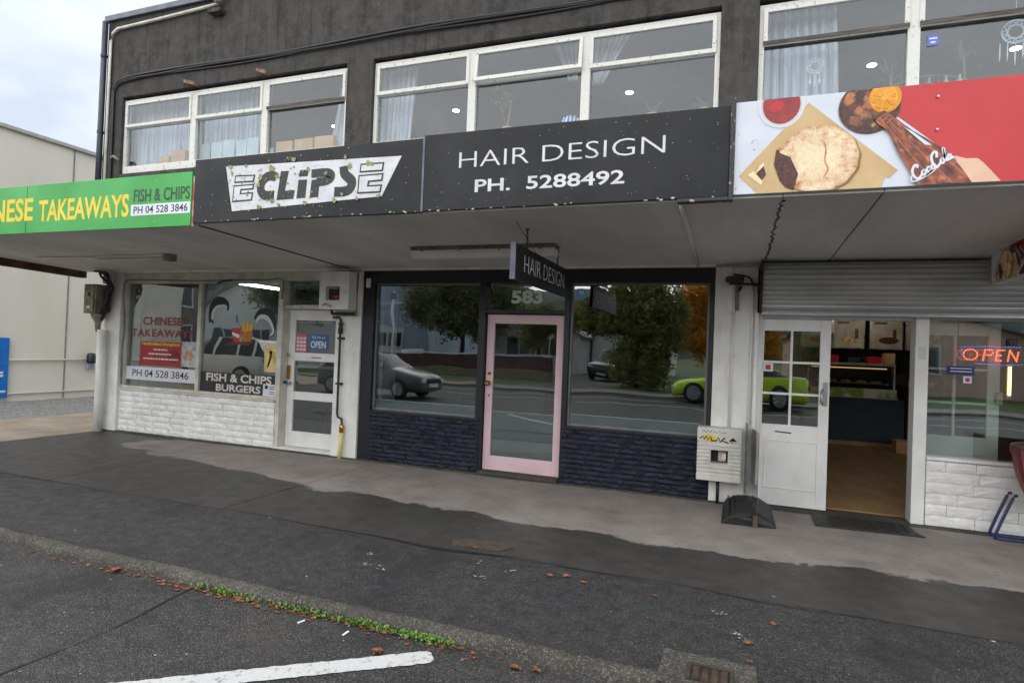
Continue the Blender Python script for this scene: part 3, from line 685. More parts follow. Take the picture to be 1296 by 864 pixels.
MB().box(-.42, -.076, -2.67, -2.6, 2.70, 2.725).build('bottom_trim', MATS['flaked_trim'], aw, bevel=.003)
MB().tube([(-.40, -2.55, 2.70), (-.41, -1.3, 2.665), (-.42, -.02, 2.625)], .02, 8).build('soffit_conduit', soffm, aw, smooth=True)
rr = random.Random(2); cj = MB()
for i in range(34):
    y = -2.5+i*.065; r_ = rr.uniform(.006, .014); cj.lathe([(0, -.008), (r_, -.006), (r_, .0), (0, .001)], (.28+rr.uniform(-.012, .012), y, sz(y)-.001), 'z', 6)
cj.build('rusted_joint', rustm, aw)
MB().tube([(-5.07, -2.58, 2.715), (-5.07, -1.3, 2.672), (-5.07, -.05, 2.63)], .006, 6).build('joint_seam', tar, aw)
MB().tube([(.885, -2.58, 2.72), (.885, -.1, 2.635)], .0035, 6).build('joint_seam', rustm, aw)

# ================================================================ fascia signs
YF = -2.64
gs = thing('fascia_sign', 'green takeaways sign with yellow lettering on the awning', 'sign', (-7.6, -2.62, 2.7))
B(-10.38, -7.62, YF, -2.606, 2.705, 3.245).build('panel', signgreen, gs, bevel=.002); B(-7.612, -5.115, YF, -2.606, 2.705, 3.245).build('panel', signgreen, gs, bevel=.002)
yh = M('yellow_shadow', srgb(172, 120, 20))
ftext('lettering', 'CHINESE', -8.78, -7.50, 2.842, 3.105, YF, yellowp, gs, bold=.022)
ftext('lettering', 'TAKEAWAYS', -7.40, -5.98, 2.825, 3.068, YF, yellowp, gs, bold=.022)
ftext('lettering', 'FISH & CHIPS', -5.915, -5.135, 2.972, 3.106, YF, greenp, gs, bold=.018)
B(-5.945, -5.122, YF-.003, YF-.0002, 2.832, 2.946).build('phone_panel', signwhite, gs)
ftext('lettering', 'PH 04 528 3846', -5.905, -5.155, 2.852, 2.928, YF-.003, navyp, gs, bold=.008)
for x in (-8.6, -7.55, -6.9, -6.2, -5.6):
    for z in (2.76, 3.18): MB().lathe([(0, -.003), (.007, -.002), (.007, 0)], (x, YF, z), 'y', 8).build('screw', steelm, gs)
B(-5.112, -5.085, -2.63, -2.6, 2.70, 3.2).build('edge_strip', M('red_flaked', srgb(170, 60, 50), srgb(190, 186, 178), .7, scale=9), gs)

hs = thing('fascia_sign', 'long black hair salon sign with trapezoid logo and silver lettering', 'sign', (-2.56, -2.62, 2.7))
B(-5.08, -2.517, YF, -2.606, 2.727, 3.355).build('panel', fasciab, hs, bevel=.002); B(-2.509, -.078, YF, -2.606, 2.735, 3.375).build('panel', fasciab, hs, bevel=.002)
B(-2.522, -2.504, YF-.004, YF-.0004, 2.73, 3.365).build('joint_cover', M('blue_grey_trim', srgb(104, 112, 132), srgb(84, 90, 106), .5), hs)
EC = {'trap':[(-4.68,3.262),(-2.726,3.219),(-2.91,2.881),(-4.581,2.822)],
'EL_top':[(-4.557,3.167),(-4.314,3.16),(-4.326,3.089),(-4.568,3.094)],
'EL_low':[(-4.571,3.071),(-4.321,3.073),(-4.329,3.018),(-4.472,3.019),(-4.477,2.993),(-4.328,2.994),(-4.34,2.913),(-4.583,2.908)],
'ER_top':[(-3.138,3.179),(-2.895,3.177),(-2.906,3.098),(-3.146,3.1)],
'ER_low':[(-3.153,3.08),(-2.898,3.082),(-2.908,3.013),(-3.041,3.011),(-3.045,2.984),(-2.907,2.983),(-2.923,2.912),(-3.161,2.915)],
'C':[(-4.065,3.125),(-4.157,3.134),(-4.225,3.085),(-4.24,3.012),(-4.19,2.956),(-4.08,2.953)],
'L':[(-4.01,3.172),(-3.92,3.169),(-3.955,2.986),(-3.843,2.987),(-3.855,2.905),(-4.048,2.904)],
'i1':[(-3.791,3.166),(-3.695,3.165),(-3.705,3.107),(-3.801,3.107)],'i2':[(-3.804,3.077),(-3.708,3.076),(-3.72,2.909),(-3.821,2.907)],
'P':[(-3.657,3.068),(-3.569,3.068),(-3.578,2.909),(-3.672,2.906)],
'Pb':[(-3.66,3.125),(-3.50,3.127),(-3.445,3.105),(-3.454,3.068),(-3.51,3.048),(-3.6,3.045)],
'S':[(-3.315,3.17),(-3.30,3.098),(-3.224,3.036),(-3.235,2.972),(-3.29,2.945),(-3.405,2.945)]}
poly_y(EC['trap'], YF, .003).build('logo_panel', logo_w, hs)
for k in ('EL_top', 'EL_low', 'ER_top', 'ER_low'):
    poly_y(EC[k], YF-.0032, .002).build('lettering', darkp, hs); poly_y(inset(EC[k], .014), YF-.0054, .0015).build('letter_inner', logo_w, hs)
for k in ('L', 'i1', 'i2', 'P'): poly_y(EC[k], YF-.0032, .002).build('lettering', darkp, hs)
poly_y(stroke(smoothline(EC['C']), .088), YF-.0032, .002).build('lettering', darkp, hs)
poly_y(stroke(smoothline(EC['Pb']), .075), YF-.0056, .002).build('lettering', darkp, hs)
poly_y(stroke(smoothline(EC['S']), .088), YF-.0032, .002).build('lettering', darkp, hs)
lc = MB(); rg = random.Random(5)
spots = [(-4.62, 3.25, .03), (-4.43, 3.25, .02), (-4.12, 3.205, .045), (-3.87, 3.27, .035), (-4.27, 3.06, .03), (-4.25, 3.13, .035), (-4.05, 3.13, .03), (-4.1, 2.9, .035), (-3.7, 3.17, .025), (-3.5, 3.12, .025), (-3.25, 3.17, .032), (-3.3, 3.25, .022), (-3.06, 3.18, .03), (-3.02, 3.17, .03), (-4.25, 2.845, .036), (-3.72, 2.86, .03), (-3.4, 2.87, .03), (-3.16, 2.875, .022), (-2.94, 2.885, .025), (-4.4, 2.97, .02), (-4.02, 2.86, .02), (-3.32, 2.92, .02)]
spots += [(rg.gauss(-4.25, .3), rg.uniform(2.82, 3.3), rg.uniform(.003, .013)) for _ in range(75)]+[(rg.uniform(-5.0, -2.6), rg.uniform(2.76, 3.34), rg.uniform(.003, .008)) for _ in range(70)]
for x, z, r in spots:
    n = 12; ph = rg.random()*6; r *= .72
    P = [(x+r*(1+.22*math.sin(3*a+ph))*math.cos(a), z+r*(1+.3*math.cos(2*a+ph))*math.sin(a)) for a in [2*math.pi*i/n for i in range(n)]]
    lc.prism(P, facade(YF-.007), 0, .003)
o = lc.build('lichen_patch', lichenm, hs); o['kind'] = 'stuff'
ftext('lettering', 'HAIR DESIGN', -2.18, -.52, 3.076, 3.206, YF, silverp, hs, bold=-.012)
ftext('lettering', 'PH.  5288492', -2.03, -.81, 2.866, 2.972, YF, silverp, hs, bold=.018)
lp = MB()
for _ in range(90):
    x, z, r = rg.uniform(-2.45, -.12), rg.uniform(2.75, 3.36), rg.uniform(.0012, .0036); lp.prism(ell(x, z, r, r, 6), facade(YF-.0005), 0, .001)
for _ in range(40): x, r = rg.uniform(-5, -.15), rg.uniform(.003, .008); lp.prism(ell(x, 2.735+rg.uniform(-.004, .006), r*2, r, 7), facade(YF-.0005), 0, .003)
o = lp.build('pale_spot', lichenp, hs); o['kind'] = 'stuff'

# ---- food and drink sign
pie_m = M('pie_crust_print', srgb(232, 210, 168), srgb(178, 108, 50), .5, scale=13, lo=.46, hi=.62, grime=.12)
pie_hi = M('pie_light_print', srgb(240, 228, 200), srgb(222, 190, 136), .5, scale=17, lo=.45, hi=.65, grime=.04)
pie_br = M('pie_brown_print', srgb(198, 138, 72), srgb(160, 88, 34), .5, scale=26, lo=.4, hi=.6, grime=.1)
fill_m = M('mince_print', srgb(96, 52, 40), srgb(44, 22, 22), .5, scale=40)
kraft = M('kraft_paper_print', srgb(206, 178, 132), srgb(188, 158, 110), .6, scale=3)
cola_m = M('cola_print', srgb(120, 52, 24), srgb(54, 18, 14), .35, scale=9, lo=.4, hi=.6)
cola_hi = M('cola_highlight_print', srgb(196, 112, 66), srgb(140, 60, 34), .35, scale=22)
ice_m = M('iced_cola_print', srgb(150, 82, 36), srgb(70, 30, 16), .35, scale=12, lo=.42, hi=.58)
orange_m = M('orange_slice_print', srgb(236, 180, 60), srgb(224, 150, 40), .4, scale=14)
skin_m = M('hand_print', srgb(232, 196, 170), srgb(214, 170, 142), .5, scale=3)
sauce_m = M('sauce_print', srgb(158, 22, 20), srgb(120, 14, 16), .3, scale=9)
XS0, XS1, ZS0, ZS1 = -.043, 5.0, 2.742, 3.39
def lin(nt, a, x, b, z, c): return mth(nt, 'ADD', mth(nt, 'ADD', mth(nt, 'MULTIPLY', x, a), mth(nt, 'MULTIPLY', z, b)), c)
def photo_pie():
    mt, nt, out = newmat('pie_photo_print'); g = N(nt, 'ShaderNodeNewGeometry'); s = N(nt, 'ShaderNodeSeparateXYZ', {0: g.outputs['Position']}); x, z = s.outputs[0], s.outputs[2]
    u = lin(nt, 1/.243, x, 0, z, -.483/.243); v = lin(nt, 0, x, 1/.226, z, -2.955/.226)
    r = mth(nt, 'SQRT', mth(nt, 'ADD', mth(nt, 'MULTIPLY', u, u), mth(nt, 'MULTIPLY', v, v)))
    n1 = noise(nt, pos(nt), 9, 6, .65); n2 = noise(nt, pos(nt), 30, 5, .65); n3 = noise(nt, pos(nt), 75, 3, .6)
    c = mixc(nt, ramp(nt, n3, .3, .7), srgb(238, 224, 192), srgb(222, 200, 160))
    brown = mth(nt, 'ADD', mth(nt, 'MULTIPLY', ramp(nt, n1, .42, .7), .75), mth(nt, 'MULTIPLY', ramp(nt, n2, .42, .68), .55)); edge = ramp(nt, r, .35, 1.0)
    f = mth(nt, 'MULTIPLY', brown, mth(nt, 'ADD', .18, mth(nt, 'MULTIPLY', edge, .95)), True)
    c = mixc(nt, f, c, srgb(186, 112, 52)); c = mixc(nt, mth(nt, 'MULTIPLY', ramp(nt, n2, .58, .76), f), c, srgb(122, 62, 28))
    c = mixc(nt, mth(nt, 'MULTIPLY', ramp(nt, r, .9, 1.02), .45), c, srgb(150, 100, 58))
    bsdf(nt, out, c, .45); return mt
def photo_bottle():
    mt, nt, out = newmat('bottle_photo_print'); g = N(nt, 'ShaderNodeNewGeometry'); s = N(nt, 'ShaderNodeSeparateXYZ', {0: g.outputs['Position']}); x, z = s.outputs[0], s.outputs[2]
    t = lin(nt, .79, x, .61, z, -.845*.79-3.2*.61); a = lin(nt, .61, x, -.79, z, -.845*.61+3.2*.79)
    u = mth(nt, 'DIVIDE', t, mth(nt, 'ADD', .05, mth(nt, 'MULTIPLY', a, .19)))
    cv = N(nt, 'ShaderNodeCombineXYZ', {0: mth(nt, 'MULTIPLY', u, .55), 1: mth(nt, 'MULTIPLY', a, 2.4), 2: 0.})
    n1 = noise(nt, cv.outputs[0], 3, 4, .5); n2 = noise(nt, cv.outputs[0], 6, 3, .5)
    c = mixc(nt, ramp(nt, n1, .34, .64), srgb(58, 18, 14), srgb(160, 72, 34)); c = mixc(nt, ramp(nt, n2, .55, .75), c, srgb(206, 128, 78))
    c = mixc(nt, mth(nt, 'MULTIPLY', ramp(nt, n2, .45, .25), .8), c, srgb(38, 12, 12))
    e = mth(nt, 'ABSOLUTE', u); c = mixc(nt, mth(nt, 'MULTIPLY', ramp(nt, e, .65, 1.05), .8), c, srgb(48, 14, 14))
    wv = N(nt, 'ShaderNodeTexWave', {'Vector': cv.outputs[0], 'Scale': 1.2, 'Distortion': 1.2}); c = mixc(nt, mth(nt, 'MULTIPLY', ramp(nt, wv.outputs['Fac'], .9, 1.0), .25), c, srgb(222, 160, 116))
    bsdf(nt, out, c, .35); return mt
def photo_drink():
    mt, nt, out = newmat('drink_photo_print'); v = N(nt, 'ShaderNodeTexVoronoi', {'Vector': pos(nt), 'Scale': 15.}); n1 = noise(nt, pos(nt), 22, 4)
    sp = N(nt, 'ShaderNodeSeparateColor', {0: v.outputs['Color']}).outputs[0]
    c = mixc(nt, ramp(nt, sp, .2, .9), srgb(86, 36, 18), srgb(182, 108, 54)); c = mixc(nt, ramp(nt, v.outputs['Distance'], .35, .65), c, srgb(58, 22, 14)); c = mixc(nt, mth(nt, 'MULTIPLY', ramp(nt, n1, .55, .7), .6), c, srgb(226, 170, 110))
    bsdf(nt, out, c, .35); return mt
def food_print(par, base_y, tf=lambda p: p, x1=2.5, pie_c=None, bot_c=None, ice_c=None):
    """flat print of the food sign, drawn in sign coordinates"""
    lay = [0]
    def pl(nm, poly, mat):
        P = clip(poly, XS0, x1, ZS0, ZS1)
        if len(P) > 2:
            lay[0] += 1
            o = MB().prism(P, lambda a, b, d: tf((a, base_y-.0006*lay[0]-d, b)), 0, .0005).build(nm, mat, par)
    pl('red_field_print', [(.93, 3.39), (x1, 3.39), (x1, 2.742), (1.479, 2.742), (1.262, 2.903), (.906, 3.228)], signred)
    pl('paper_print', [(-.01, 2.872), (.417, 3.343), (.948, 2.849), (.90, 2.80), (.88, 2.81), (.855, 2.742), (.11, 2.742)], kraft)
    pl('dish_print', ell(.249, 3.345, .148, .16), signwhite); pl('dish_shadow_print', ell(.249, 3.345, .128, .14), M('dish_rim_print', srgb(206, 204, 206)) if 'dish_rim_print' not in MATS else MATS['dish_rim_print'])
    pl('sauce_print', ell(.249, 3.343, .118, .13), sauce_m); pl('sauce_swirl_print', ell(.22, 3.335, .05, .035, 16, .4), signred)
    pl('crumb_print', [(.047, 2.873), (.147, 2.954), (.161, 2.89), (.138, 2.796)], pie_m); pl('crumb_filling_print', [(.1, 2.88), (.15, 2.93), (.165, 2.87), (.14, 2.83)], fill_m)
    pie = [(.483+.243*math.cos(a)*(1+.012*math.sin(14*a)), 2.955+.226*math.sin(a)*(1+.012*math.sin(14*a))) for a in [2*math.pi*k/60 for k in range(60)]]
    pl('pie_shadow_print', [(p[0]*1.0+.012, p[1]-.01) for p in pie], M('pie_shadow_print', srgb(150, 112, 72)) if 'pie_shadow_print' not in MATS else MATS['pie_shadow_print']); pl('pie_print', pie, pie_c or pie_m)
    pl('pie_ridge_print', stroke(smoothline([(.515, 3.07), (.53, 3.01), (.525, 2.94), (.545, 2.88), (.52, 2.83)]), .009), pie_br)
    pl('filling_print', [(.225, 3.036), (.262, 3.03), (.312, 2.982), (.366, 2.861), (.341, 2.753), (.29, 2.775), (.253, 2.821), (.213, 2.934)], fill_m)
    pl('pie_lid_print', [(.235, 3.055), (.275, 3.03), (.33, 2.97), (.30, 2.985), (.25, 3.01)], pie_m)
    pl('glass_print', ell(.775, 3.272, .178, .172), fill_m); pl('iced_drink_print', ell(.77, 3.282, .155, .15), ice_c or ice_m)
    for q in range(0 if ice_c else 7): pl('ice_print', ell(.68+.045*q, 3.24+.05*((q*37) % 3), .03, .022, 9, q), cola_hi)
    pl('orange_peel_print', ell(.865, 3.325, .092, .1), M('peel_print', srgb(240, 160, 30)) if 'peel_print' not in MATS else MATS['peel_print']); pl('orange_slice_print', ell(.858, 3.322, .076, .085), orange_m)
    for q in range(8): a = 2*math.pi*q/8+.2; pl('orange_segment_print', [(.858+.012*math.cos(a), 3.322+.012*math.sin(a)), (.858+.066*math.cos(a-.3), 3.322+.072*math.sin(a-.3)), (.858+.07*math.cos(a), 3.322+.077*math.sin(a)), (.858+.066*math.cos(a+.3), 3.322+.072*math.sin(a+.3))], MATS['peel_print'])
    pl('hand_print', [(1.25, 2.915), (1.31, 2.893), (1.37, 2.89), (1.40, 2.86), (1.44, 2.81), (1.49, 2.742), (1.30, 2.742)], skin_m)
    bot = smoothline([(.834, 3.145), (.804, 3.19), (.83, 3.222), (.86, 3.236), (.918, 3.189), (1.018, 3.095), (1.145, 2.999), (1.245, 2.897), (1.335, 2.755), (1.326, 2.72), (1.083, 2.72), (1.005, 2.848), (.939, 2.972), (.891, 3.09), (.834, 3.145)], 3)
    pl('bottle_print', bot, bot_c or cola_m)
    for q in () if bot_c else ((.87, 3.16, 1.2, 2.75), (.9, 3.17, 1.0, 3.0), (.93, 3.15, 1.1, 2.95)): pl('bottle_gleam_print', stroke([(q[0], q[1]), ((q[0]+q[2])/2+.01, (q[1]+q[3])/2), (q[2], q[3])], .018), cola_hi)
    for t in (.0, .022, .044): pl('bottle_ring_print', stroke([(.82+t, 3.18-t*.8), (.868+t, 3.222-t*.8)], .008), cola_hi)
    pl('bottle_cap_print', [(.804, 3.19), (.83, 3.222), (.86, 3.236), (.868, 3.228), (.815, 3.178)], fill_m)
    if not bot_c: pl('bottle_label_print', [(1.0, 2.86), (1.02, 2.79), (1.05, 2.745), (1.30, 2.85), (1.262, 2.90), (1.19, 2.975)], cola_m)
    pl('highlight_print', [(.97, 3.12), (1.02, 3.085), (1.126, 2.99), (1.09, 2.995)], signwhite)
    d = Vector((.855, .52)).normalized(); n_ = Vector((-d.y, d.x))
    U = Vector(tf((d.x, 0, d.y)))-Vector(tf((0, 0, 0))); V = Vector(tf((n_.x, 0, n_.y)))-Vector(tf((0, 0, 0)))
    o0 = Vector((1.035, 2.775)); P0 = tf((o0.x, base_y-.0006*(lay[0]+2), o0.y))
    # flowing script drawn letter by letter in lettering units (x along, y up)
    SCR = [[(.17,.66),(.2,.78),(.14,.86),(.06,.7),(.03,.42),(.07,.14),(.15,.06),(.24,.2)],
           [(.3,.36),(.25,.3),(.24,.16),(.28,.08),(.33,.16),(.33,.3),(.29,.36)], [(.46,.32),(.42,.38),(.38,.3),(.375,.16),(.41,.08),(.48,.18)],
           [(.57,.33),(.53,.38),(.49,.28),(.495,.12),(.53,.08),(.575,.22)], [(.58,.38),(.575,.16),(.61,.08),(.65,.14)],
           [(.68,.62),(.72,.9),(.66,.98),(.58,.84),(.55,.5),(.58,.22),(.66,.14),(.75,.3)],
           [(.79,.42),(.75,.36),(.74,.22),(.77,.14),(.82,.22),(.82,.36),(.78,.42)], [(.83,.3),(.88,.6),(.91,.86),(.885,.9),(.86,.5),(.87,.2),(.91,.16)],
           [(.985,.36),(.955,.42),(.92,.32),(.925,.2),(.955,.14),(.985,.26)], [(1.0,.42),(.99,.22),(1.015,.14),(1.05,.2)]]
    W_, H_ = .236, .104; yb = base_y-.0006*(lay[0]+2)
    for q, g in enumerate(SCR):
        P = [tuple(o0+d*(u*W_+(v-.2)*H_*.22)+n_*(v*H_-.012)) for u, v in g]
        MB().prism(clip(stroke(smoothline(P, 5), .0125 if q not in (0, 5) else .015), XS0, x1, ZS0, ZS1), lambda a, b, e, yy=yb-.0001*q: tf((a, yy-e, b)), 0, .0004).build('brand_letter', signwhite, par)
    lay[0] += 5
    pl('brand_swash_print', stroke(smoothline([tuple(o0+d*.0+n_*.03), tuple(o0+d*-.012-n_*.005), tuple(o0+d*.05-n_*.018), tuple(o0+d*.13-n_*.008), tuple(o0+d*.1+n_*.0)]), .009), signwhite)
cs = thing('fascia_sign', 'red and white food sign with pie and cola bottle on the awning', 'sign', (1.5, -2.62, 2.7))
B(XS0, XS1, YF, -2.606, ZS0, ZS1).build('panel', M('white_sign_face', srgb(208, 214, 225), srgb(197, 203, 214), .35, scale=2, grime=.03), cs, bevel=.002)
food_print(cs, YF-.0005, x1=XS1, pie_c=photo_pie(), bot_c=photo_bottle(), ice_c=photo_drink())
for x in (1.155, 1.9):
    for z in (3.3, 3.09, 2.8): MB().lathe([(0, -.016), (.008, -.015), (.008, -.012)], (x, YF, z), 'y', 8).build('screw', steelm, cs)
cm = MB()
for _ in range(26): x, z, r = rg.uniform(-.03, .2), rg.uniform(2.76, 3.3), rg.uniform(.003, .01); cm.prism(ell(x, z, r, r*.7, 6), facade(YF-.0004), 0, .0004)
o = cm.build('crumb_scatter_print', kraft, cs); o['kind'] = 'stuff'

# ---- hanging signs below the awning
hg = thing('hanging_sign', 'small black hair design sign hanging on chains under the awning', 'sign', (-1.8, -1.45, 2.16))
B(-1.82, -1.78, -2.29, -.6, 2.205, 2.515).build('board', M('black_board', srgb(34, 34, 36), srgb(26, 26, 28), .5, scale=14, grime=.3), hg, bevel=.004)
B(-1.825, -1.775, -2.305, -2.2905, 2.20, 2.52).build('edge_trim', flash, hg, bevel=.002)
text('lettering', 'HAIR DESIGN', (-1.7795, -2.06, 2.29), (0, 1, 0), (0, 0, 1), 1.33, .155, silverp, hg, bold=-.014)
text('lettering', 'HAIR DESIGN', (-1.8205, -.75, 2.29), (0, -1, 0), (0, 0, 1), 1.33, .155, silverp, hg, bold=-.014)
for y in (-1.95, -.94):
    ch = MB(); zt = sz(y); z = 2.505; i = 0
    while z < zt-.005:
        r_ = .013; pts = [(-1.8+(r_*.7*math.cos(a) if i % 2 else 0), y+(0 if i % 2 else r_*.7*math.cos(a)), z+.016+.016*math.sin(a)) for a in [2*math.pi*k/10 for k in range(11)]]
        ch.tube(pts, .0035, 5, False); z += .024; i += 1
    ch.lathe([(.02, 0), (.02, -.006), (.006, -.008)], (-1.8, y, zt), 'z', 10)
    ch.build('chain', rustm, hg)
MB().tube([(-1.8, -2.25, 2.70), (-1.8, -1.6, 2.50)], .003, 5).build('stay_wire', rustm, hg)
ck = thing('hanging_sign', 'small red and white food sign hanging under the awning before the shutter', 'sign', (2.2, -1.3, 2.38))
B(2.2, 2.26, -2.2, -.39, 2.38, 2.742).build('board', MATS['white_sign_face'], ck, bevel=.003)
B(2.195, 2.265, -.389, -.375, 2.375, 2.747).build('edge_trim', galv, ck)
for z0_, z1_ in ((2.364, 2.3795), (2.7425, 2.757)): B(2.195, 2.265, -2.2, -.375, z0_, z1_).build('edge_trim', cream, ck)
kx = .562
def tfk(p): return (2.2-(-(p[1]+2.6405))*1.0-.0004, -.42-(p[0]+.043)*kx, 2.38+(p[2]-2.742)*kx)
food_print(ck, -2.6405, tfk, x1=3.1)
for y in (-2.0, -.6): MB().tube([(2.23, y, 2.74), (2.23, y, sz(y))], .006, 6).build('hanger_rod', galv, ck)

# ---- soffit lights
def batten(label, x0, x1, y, z, kind):
    t = thing('batten_light', label, 'light', ((x0+x1)/2, y, z-.1))
    if kind:
        B(x0, x1, y-.09, y+.09, z-.035, z).build('body', pipegrey, t, bevel=.008)
        MB().prism([(y-.085, z-.036), (y-.09, z-.08), (y-.06, z-.125), (y+.06, z-.125), (y+.09, z-.08), (y+.085, z-.036)], lambda a, b, d: (d, a, b), x0+.01, x1-.01).build('diffuser', lamp_off, t, bevel=.01)
        for i in range(4):
            for s in (-1, 1): B(x0+.15+i*(x1-x0-.3)/3-.01, x0+.15+i*(x1-x0-.3)/3+.01, y+s*.094-.004, y+s*.094+.004, z-.055, z-.025).build('clip', fusegrey, t)
    else:
        B(x0, x1-.12, y-.05, y+.05, z-.03, z).build('body', lamp_off, t, bevel=.005)
        MB().tube([(x0+.02, y, z-.055), (x1-.14, y, z-.055)], .02, 10).build('tube', lamp_off, t, smooth=True)
        B(x1-.119, x1, y-.06, y+.06, z-.09, z).build('end_box', fusegrey, t, bevel=.006)
        MB().tube([(x0, y, z-.01), (x0-.6, y-.05, z-.008), (x0-1.2, y-.08, z-.003)], .008, 6).build('cable', cream, t)
    return t
batten('old unlit fluorescent batten under the awning by the green sign', -8.4, -6.98, -1.25, sz(-1.25), 0)
batten('long sealed batten light under the awning above the hanging black sign', -3.37, -1.72, -1.25, sz(-1.25), 1)

# ================================================================ roller shutter
sh = thing('roller_shutter', 'rolled up galvanised steel shutter above the open doorway', 'shutter', (2.5, -.15, 2.1))
cp = [(.0, 2.626), (-.20, 2.622), (-.27, 2.58), (-.31, 2.52), (-.325, 2.45), (-.315, 2.38), (-.285, 2.31), (-.24, 2.25), (-.19, 2.2), (-.15, 2.15), (-.13, 2.10)]
P = smoothline(cp[1:], 12); q = []
acc = 0
for i, p in enumerate(P):
    if i: acc += (Vector(p)-Vector(P[i-1])).length
    t = Vector(P[min(i+1, len(P)-1)])-Vector(P[max(i-1, 0)]); t.normalize(); nrm = Vector((t.y, -t.x)); u = (acc % .062)/.062
    off = .010*math.sin(math.pi*min(1, u/.8))**.6 if u < .8 else -.004
    q.append((p[0]-abs(nrm.x)*off, p[1]+(nrm.y if nrm.x < 0 else -nrm.y)*off))
P2 = [(.0, 2.626)]+q+[(.0, 2.10)]
MB().prism(P2, lambda a, b, d: (d, a, b), .262, 6).build('curtain', galv, sh, smooth=False)
B(.255, 6, -.16, -.08, 2.075, 2.099).build('bottom_bar', galv, sh, bevel=.004)
MB().prism([(-.35, 2.63), (-.35, 2.2), (-.2, 2.11), (0, 2.11), (0, 2.63)], lambda a, b, d: (d, a, b), .236, .258).build('end_plate', rustm, sh)
MB().tube([(.235, -.2, 2.36), (.21, -.2, 2.36)], .06, 12).build('axle_hub', rustm, sh, smooth=True)
B(.2, .235, -.1, -.061, .05, 2.1).build('guide_rail', whitew, sh)

# ================================================================ services on the columns
fb = thing('fuse_box', 'weathered grey electrical box and cables high on the corner column', 'electrical box', (-9.85, -.2, 1.6))
B(-10.06, -9.78, -.30, -.085, 1.92, 2.40).build('box', fusegrey, fb, bevel=.012); B(-10.03, -9.81, -.318, -.301, 1.95, 2.37).build('cover', fusegrey, fb, bevel=.008)
B(-9.95, -9.88, -.321, -.3185, 2.0, 2.04).build('label_plate', signwhite, fb); B(-9.93, -9.89, -.326, -.3185, 2.2, 2.26).build('latch', rustm, fb)
MB().lathe([(.11, 1.915), (.1, 1.86), (.05, 1.78), (.03, 1.62), (0, 1.62)], (-9.84, -.2, 0), 'z', 12).build('cable_gland', fusegrey, fb, smooth=True)
for x in (-9.80, -9.66): MB().lathe([(0, 0), (.035, 0), (.05, .04), (.03, .08), (.045, .12), (.02, .16), (0, .16)], (x, -.13, 2.42), 'z', 10).build('insulator', cream, fb, smooth=True)
def wire(n): 
    rg_ = random.Random(n); return smoothline([(-9.9+rg_.uniform(-.12, .06), -.2, 2.62), (-9.72+rg_.uniform(-.05, .1), -.24, 2.56+rg_.uniform(-.04, .04)), (-9.58+rg_.uniform(-.1, .06), -.2, 2.4+rg_.uniform(-.1, .1)), (-9.66+rg_.uniform(-.05, .04), -.2, 2.2+rg_.uniform(-.1, .1)), (-9.72, -.2, 1.95+rg_.uniform(-.1, .1)), (-9.82, -.2, 1.8)])
for i in range(6): MB().tube(wire(i+20), .012+.004*(i % 3), 6).build('cable', blackm, fb, smooth=True)
B(-9.765, -9.70, -.18, -.1, 1.95, 2.3).build('terminal_strip', rustm, fb, bevel=.01)
tag(MB().tube([(-9.75, -.18, .0), (-9.755, -.18, 1.66)], .07, 16).build('cable_conduit', whitew, None, smooth=True), 'thick white cable conduit standing against the corner column', 'conduit')
dp = thing('downpipe', 'dark blue downpipe at the left edge of the upper storey', 'pipe', (-10.2, -.06, 2.7))
MB().tube([(-10.19, -.07, 2.8), (-10.19, -.07, 6.88)], .045, 12).build('pipe', downp, dp, smooth=True)
for z in (3.6, 5.0, 6.3): MB().lathe([(.052, -.02), (.052, .02)], (-10.19, -.07, z), 'z', 12).build('bracket', downp, dp)
cd = [(-10.07, -.04, 3.2), (-10.08, -.04, 5.5), (-10.08, -.04, 6.55), (-10.04, -.04, 6.68), (-9.93, -.04, 6.74), (-9, -.04, 6.76), (-7.72, -.04, 6.80)]
ct = thing('wall_conduit', 'pale electrical conduit running up and along the parapet', 'conduit', (-10.07, -.04, 3.2))
MB().tube(cd, .024, 8).build('pipe', cream, ct, smooth=True)
MB().lathe([(0, -.05), (.05, -.05), (.06, .0), (.045, .05), (0, .06)], (-7.66, -.1, 6.83), 'x', 12).build('weather_head', fusegrey, ct, smooth=True); B(-7.85, -7.6, -.12, -.01, 6.64, 6.7).build('bracket', rustm, ct)
for i, (dz, dy) in enumerate(((0, -.03), (.03, -.036), (-.022, -.026))):
    pth = [(-9.95-.03*i, dy, 3.25), (-9.96-.03*i, dy, 5.4), (-9.95, dy, 5.7+dz), (-9.85, dy, 5.82+dz), (-9.6, dy, 5.86+dz)]+[(x, dy-.01*math.sin(x), 5.86+dz+.018*math.sin(x*1.4+i)) for x in np.arange(-9, 9, .5)]
    tag(MB().tube(smoothline(pth, 3), .02 if i < 2 else .014, 6).build('power_cable', blackm, None, smooth=True), ['thick black cable along the upper wall, lower one', 'thick black cable along the upper wall, top one', 'thin black cable along the upper wall under the thick ones'][i], 'cable', 'cables along the upper wall')
tag(MB().tube([(-9.93, -.05, 4.55), (-9.82, -.09, 4.56), (-9.74, -.06, 4.5)], .02, 6).build('cable_loop', fusegrey, None, smooth=True), 'short grey cable loop beside the lower left corner of the upper window', 'cable')
mb = thing('meter_box', 'white meter box with small window at the top of the white pilaster', 'meter box', (-5.15, -.2, 2.04))
bx = MB(); bx.box(-5.36, -4.885, -.31, -.06, 2.05, 2.17); bx.box(-5.36, -4.885, -.31, -.06, 2.36, 2.56); bx.box(-5.36, -5.26, -.31, -.06, 2.17, 2.36); bx.box(-5.03, -4.885, -.31, -.06, 2.17, 2.36); bx.box(-5.26, -5.03, -.2, -.06, 2.17, 2.36)
bx.build('case', whitew, mb)
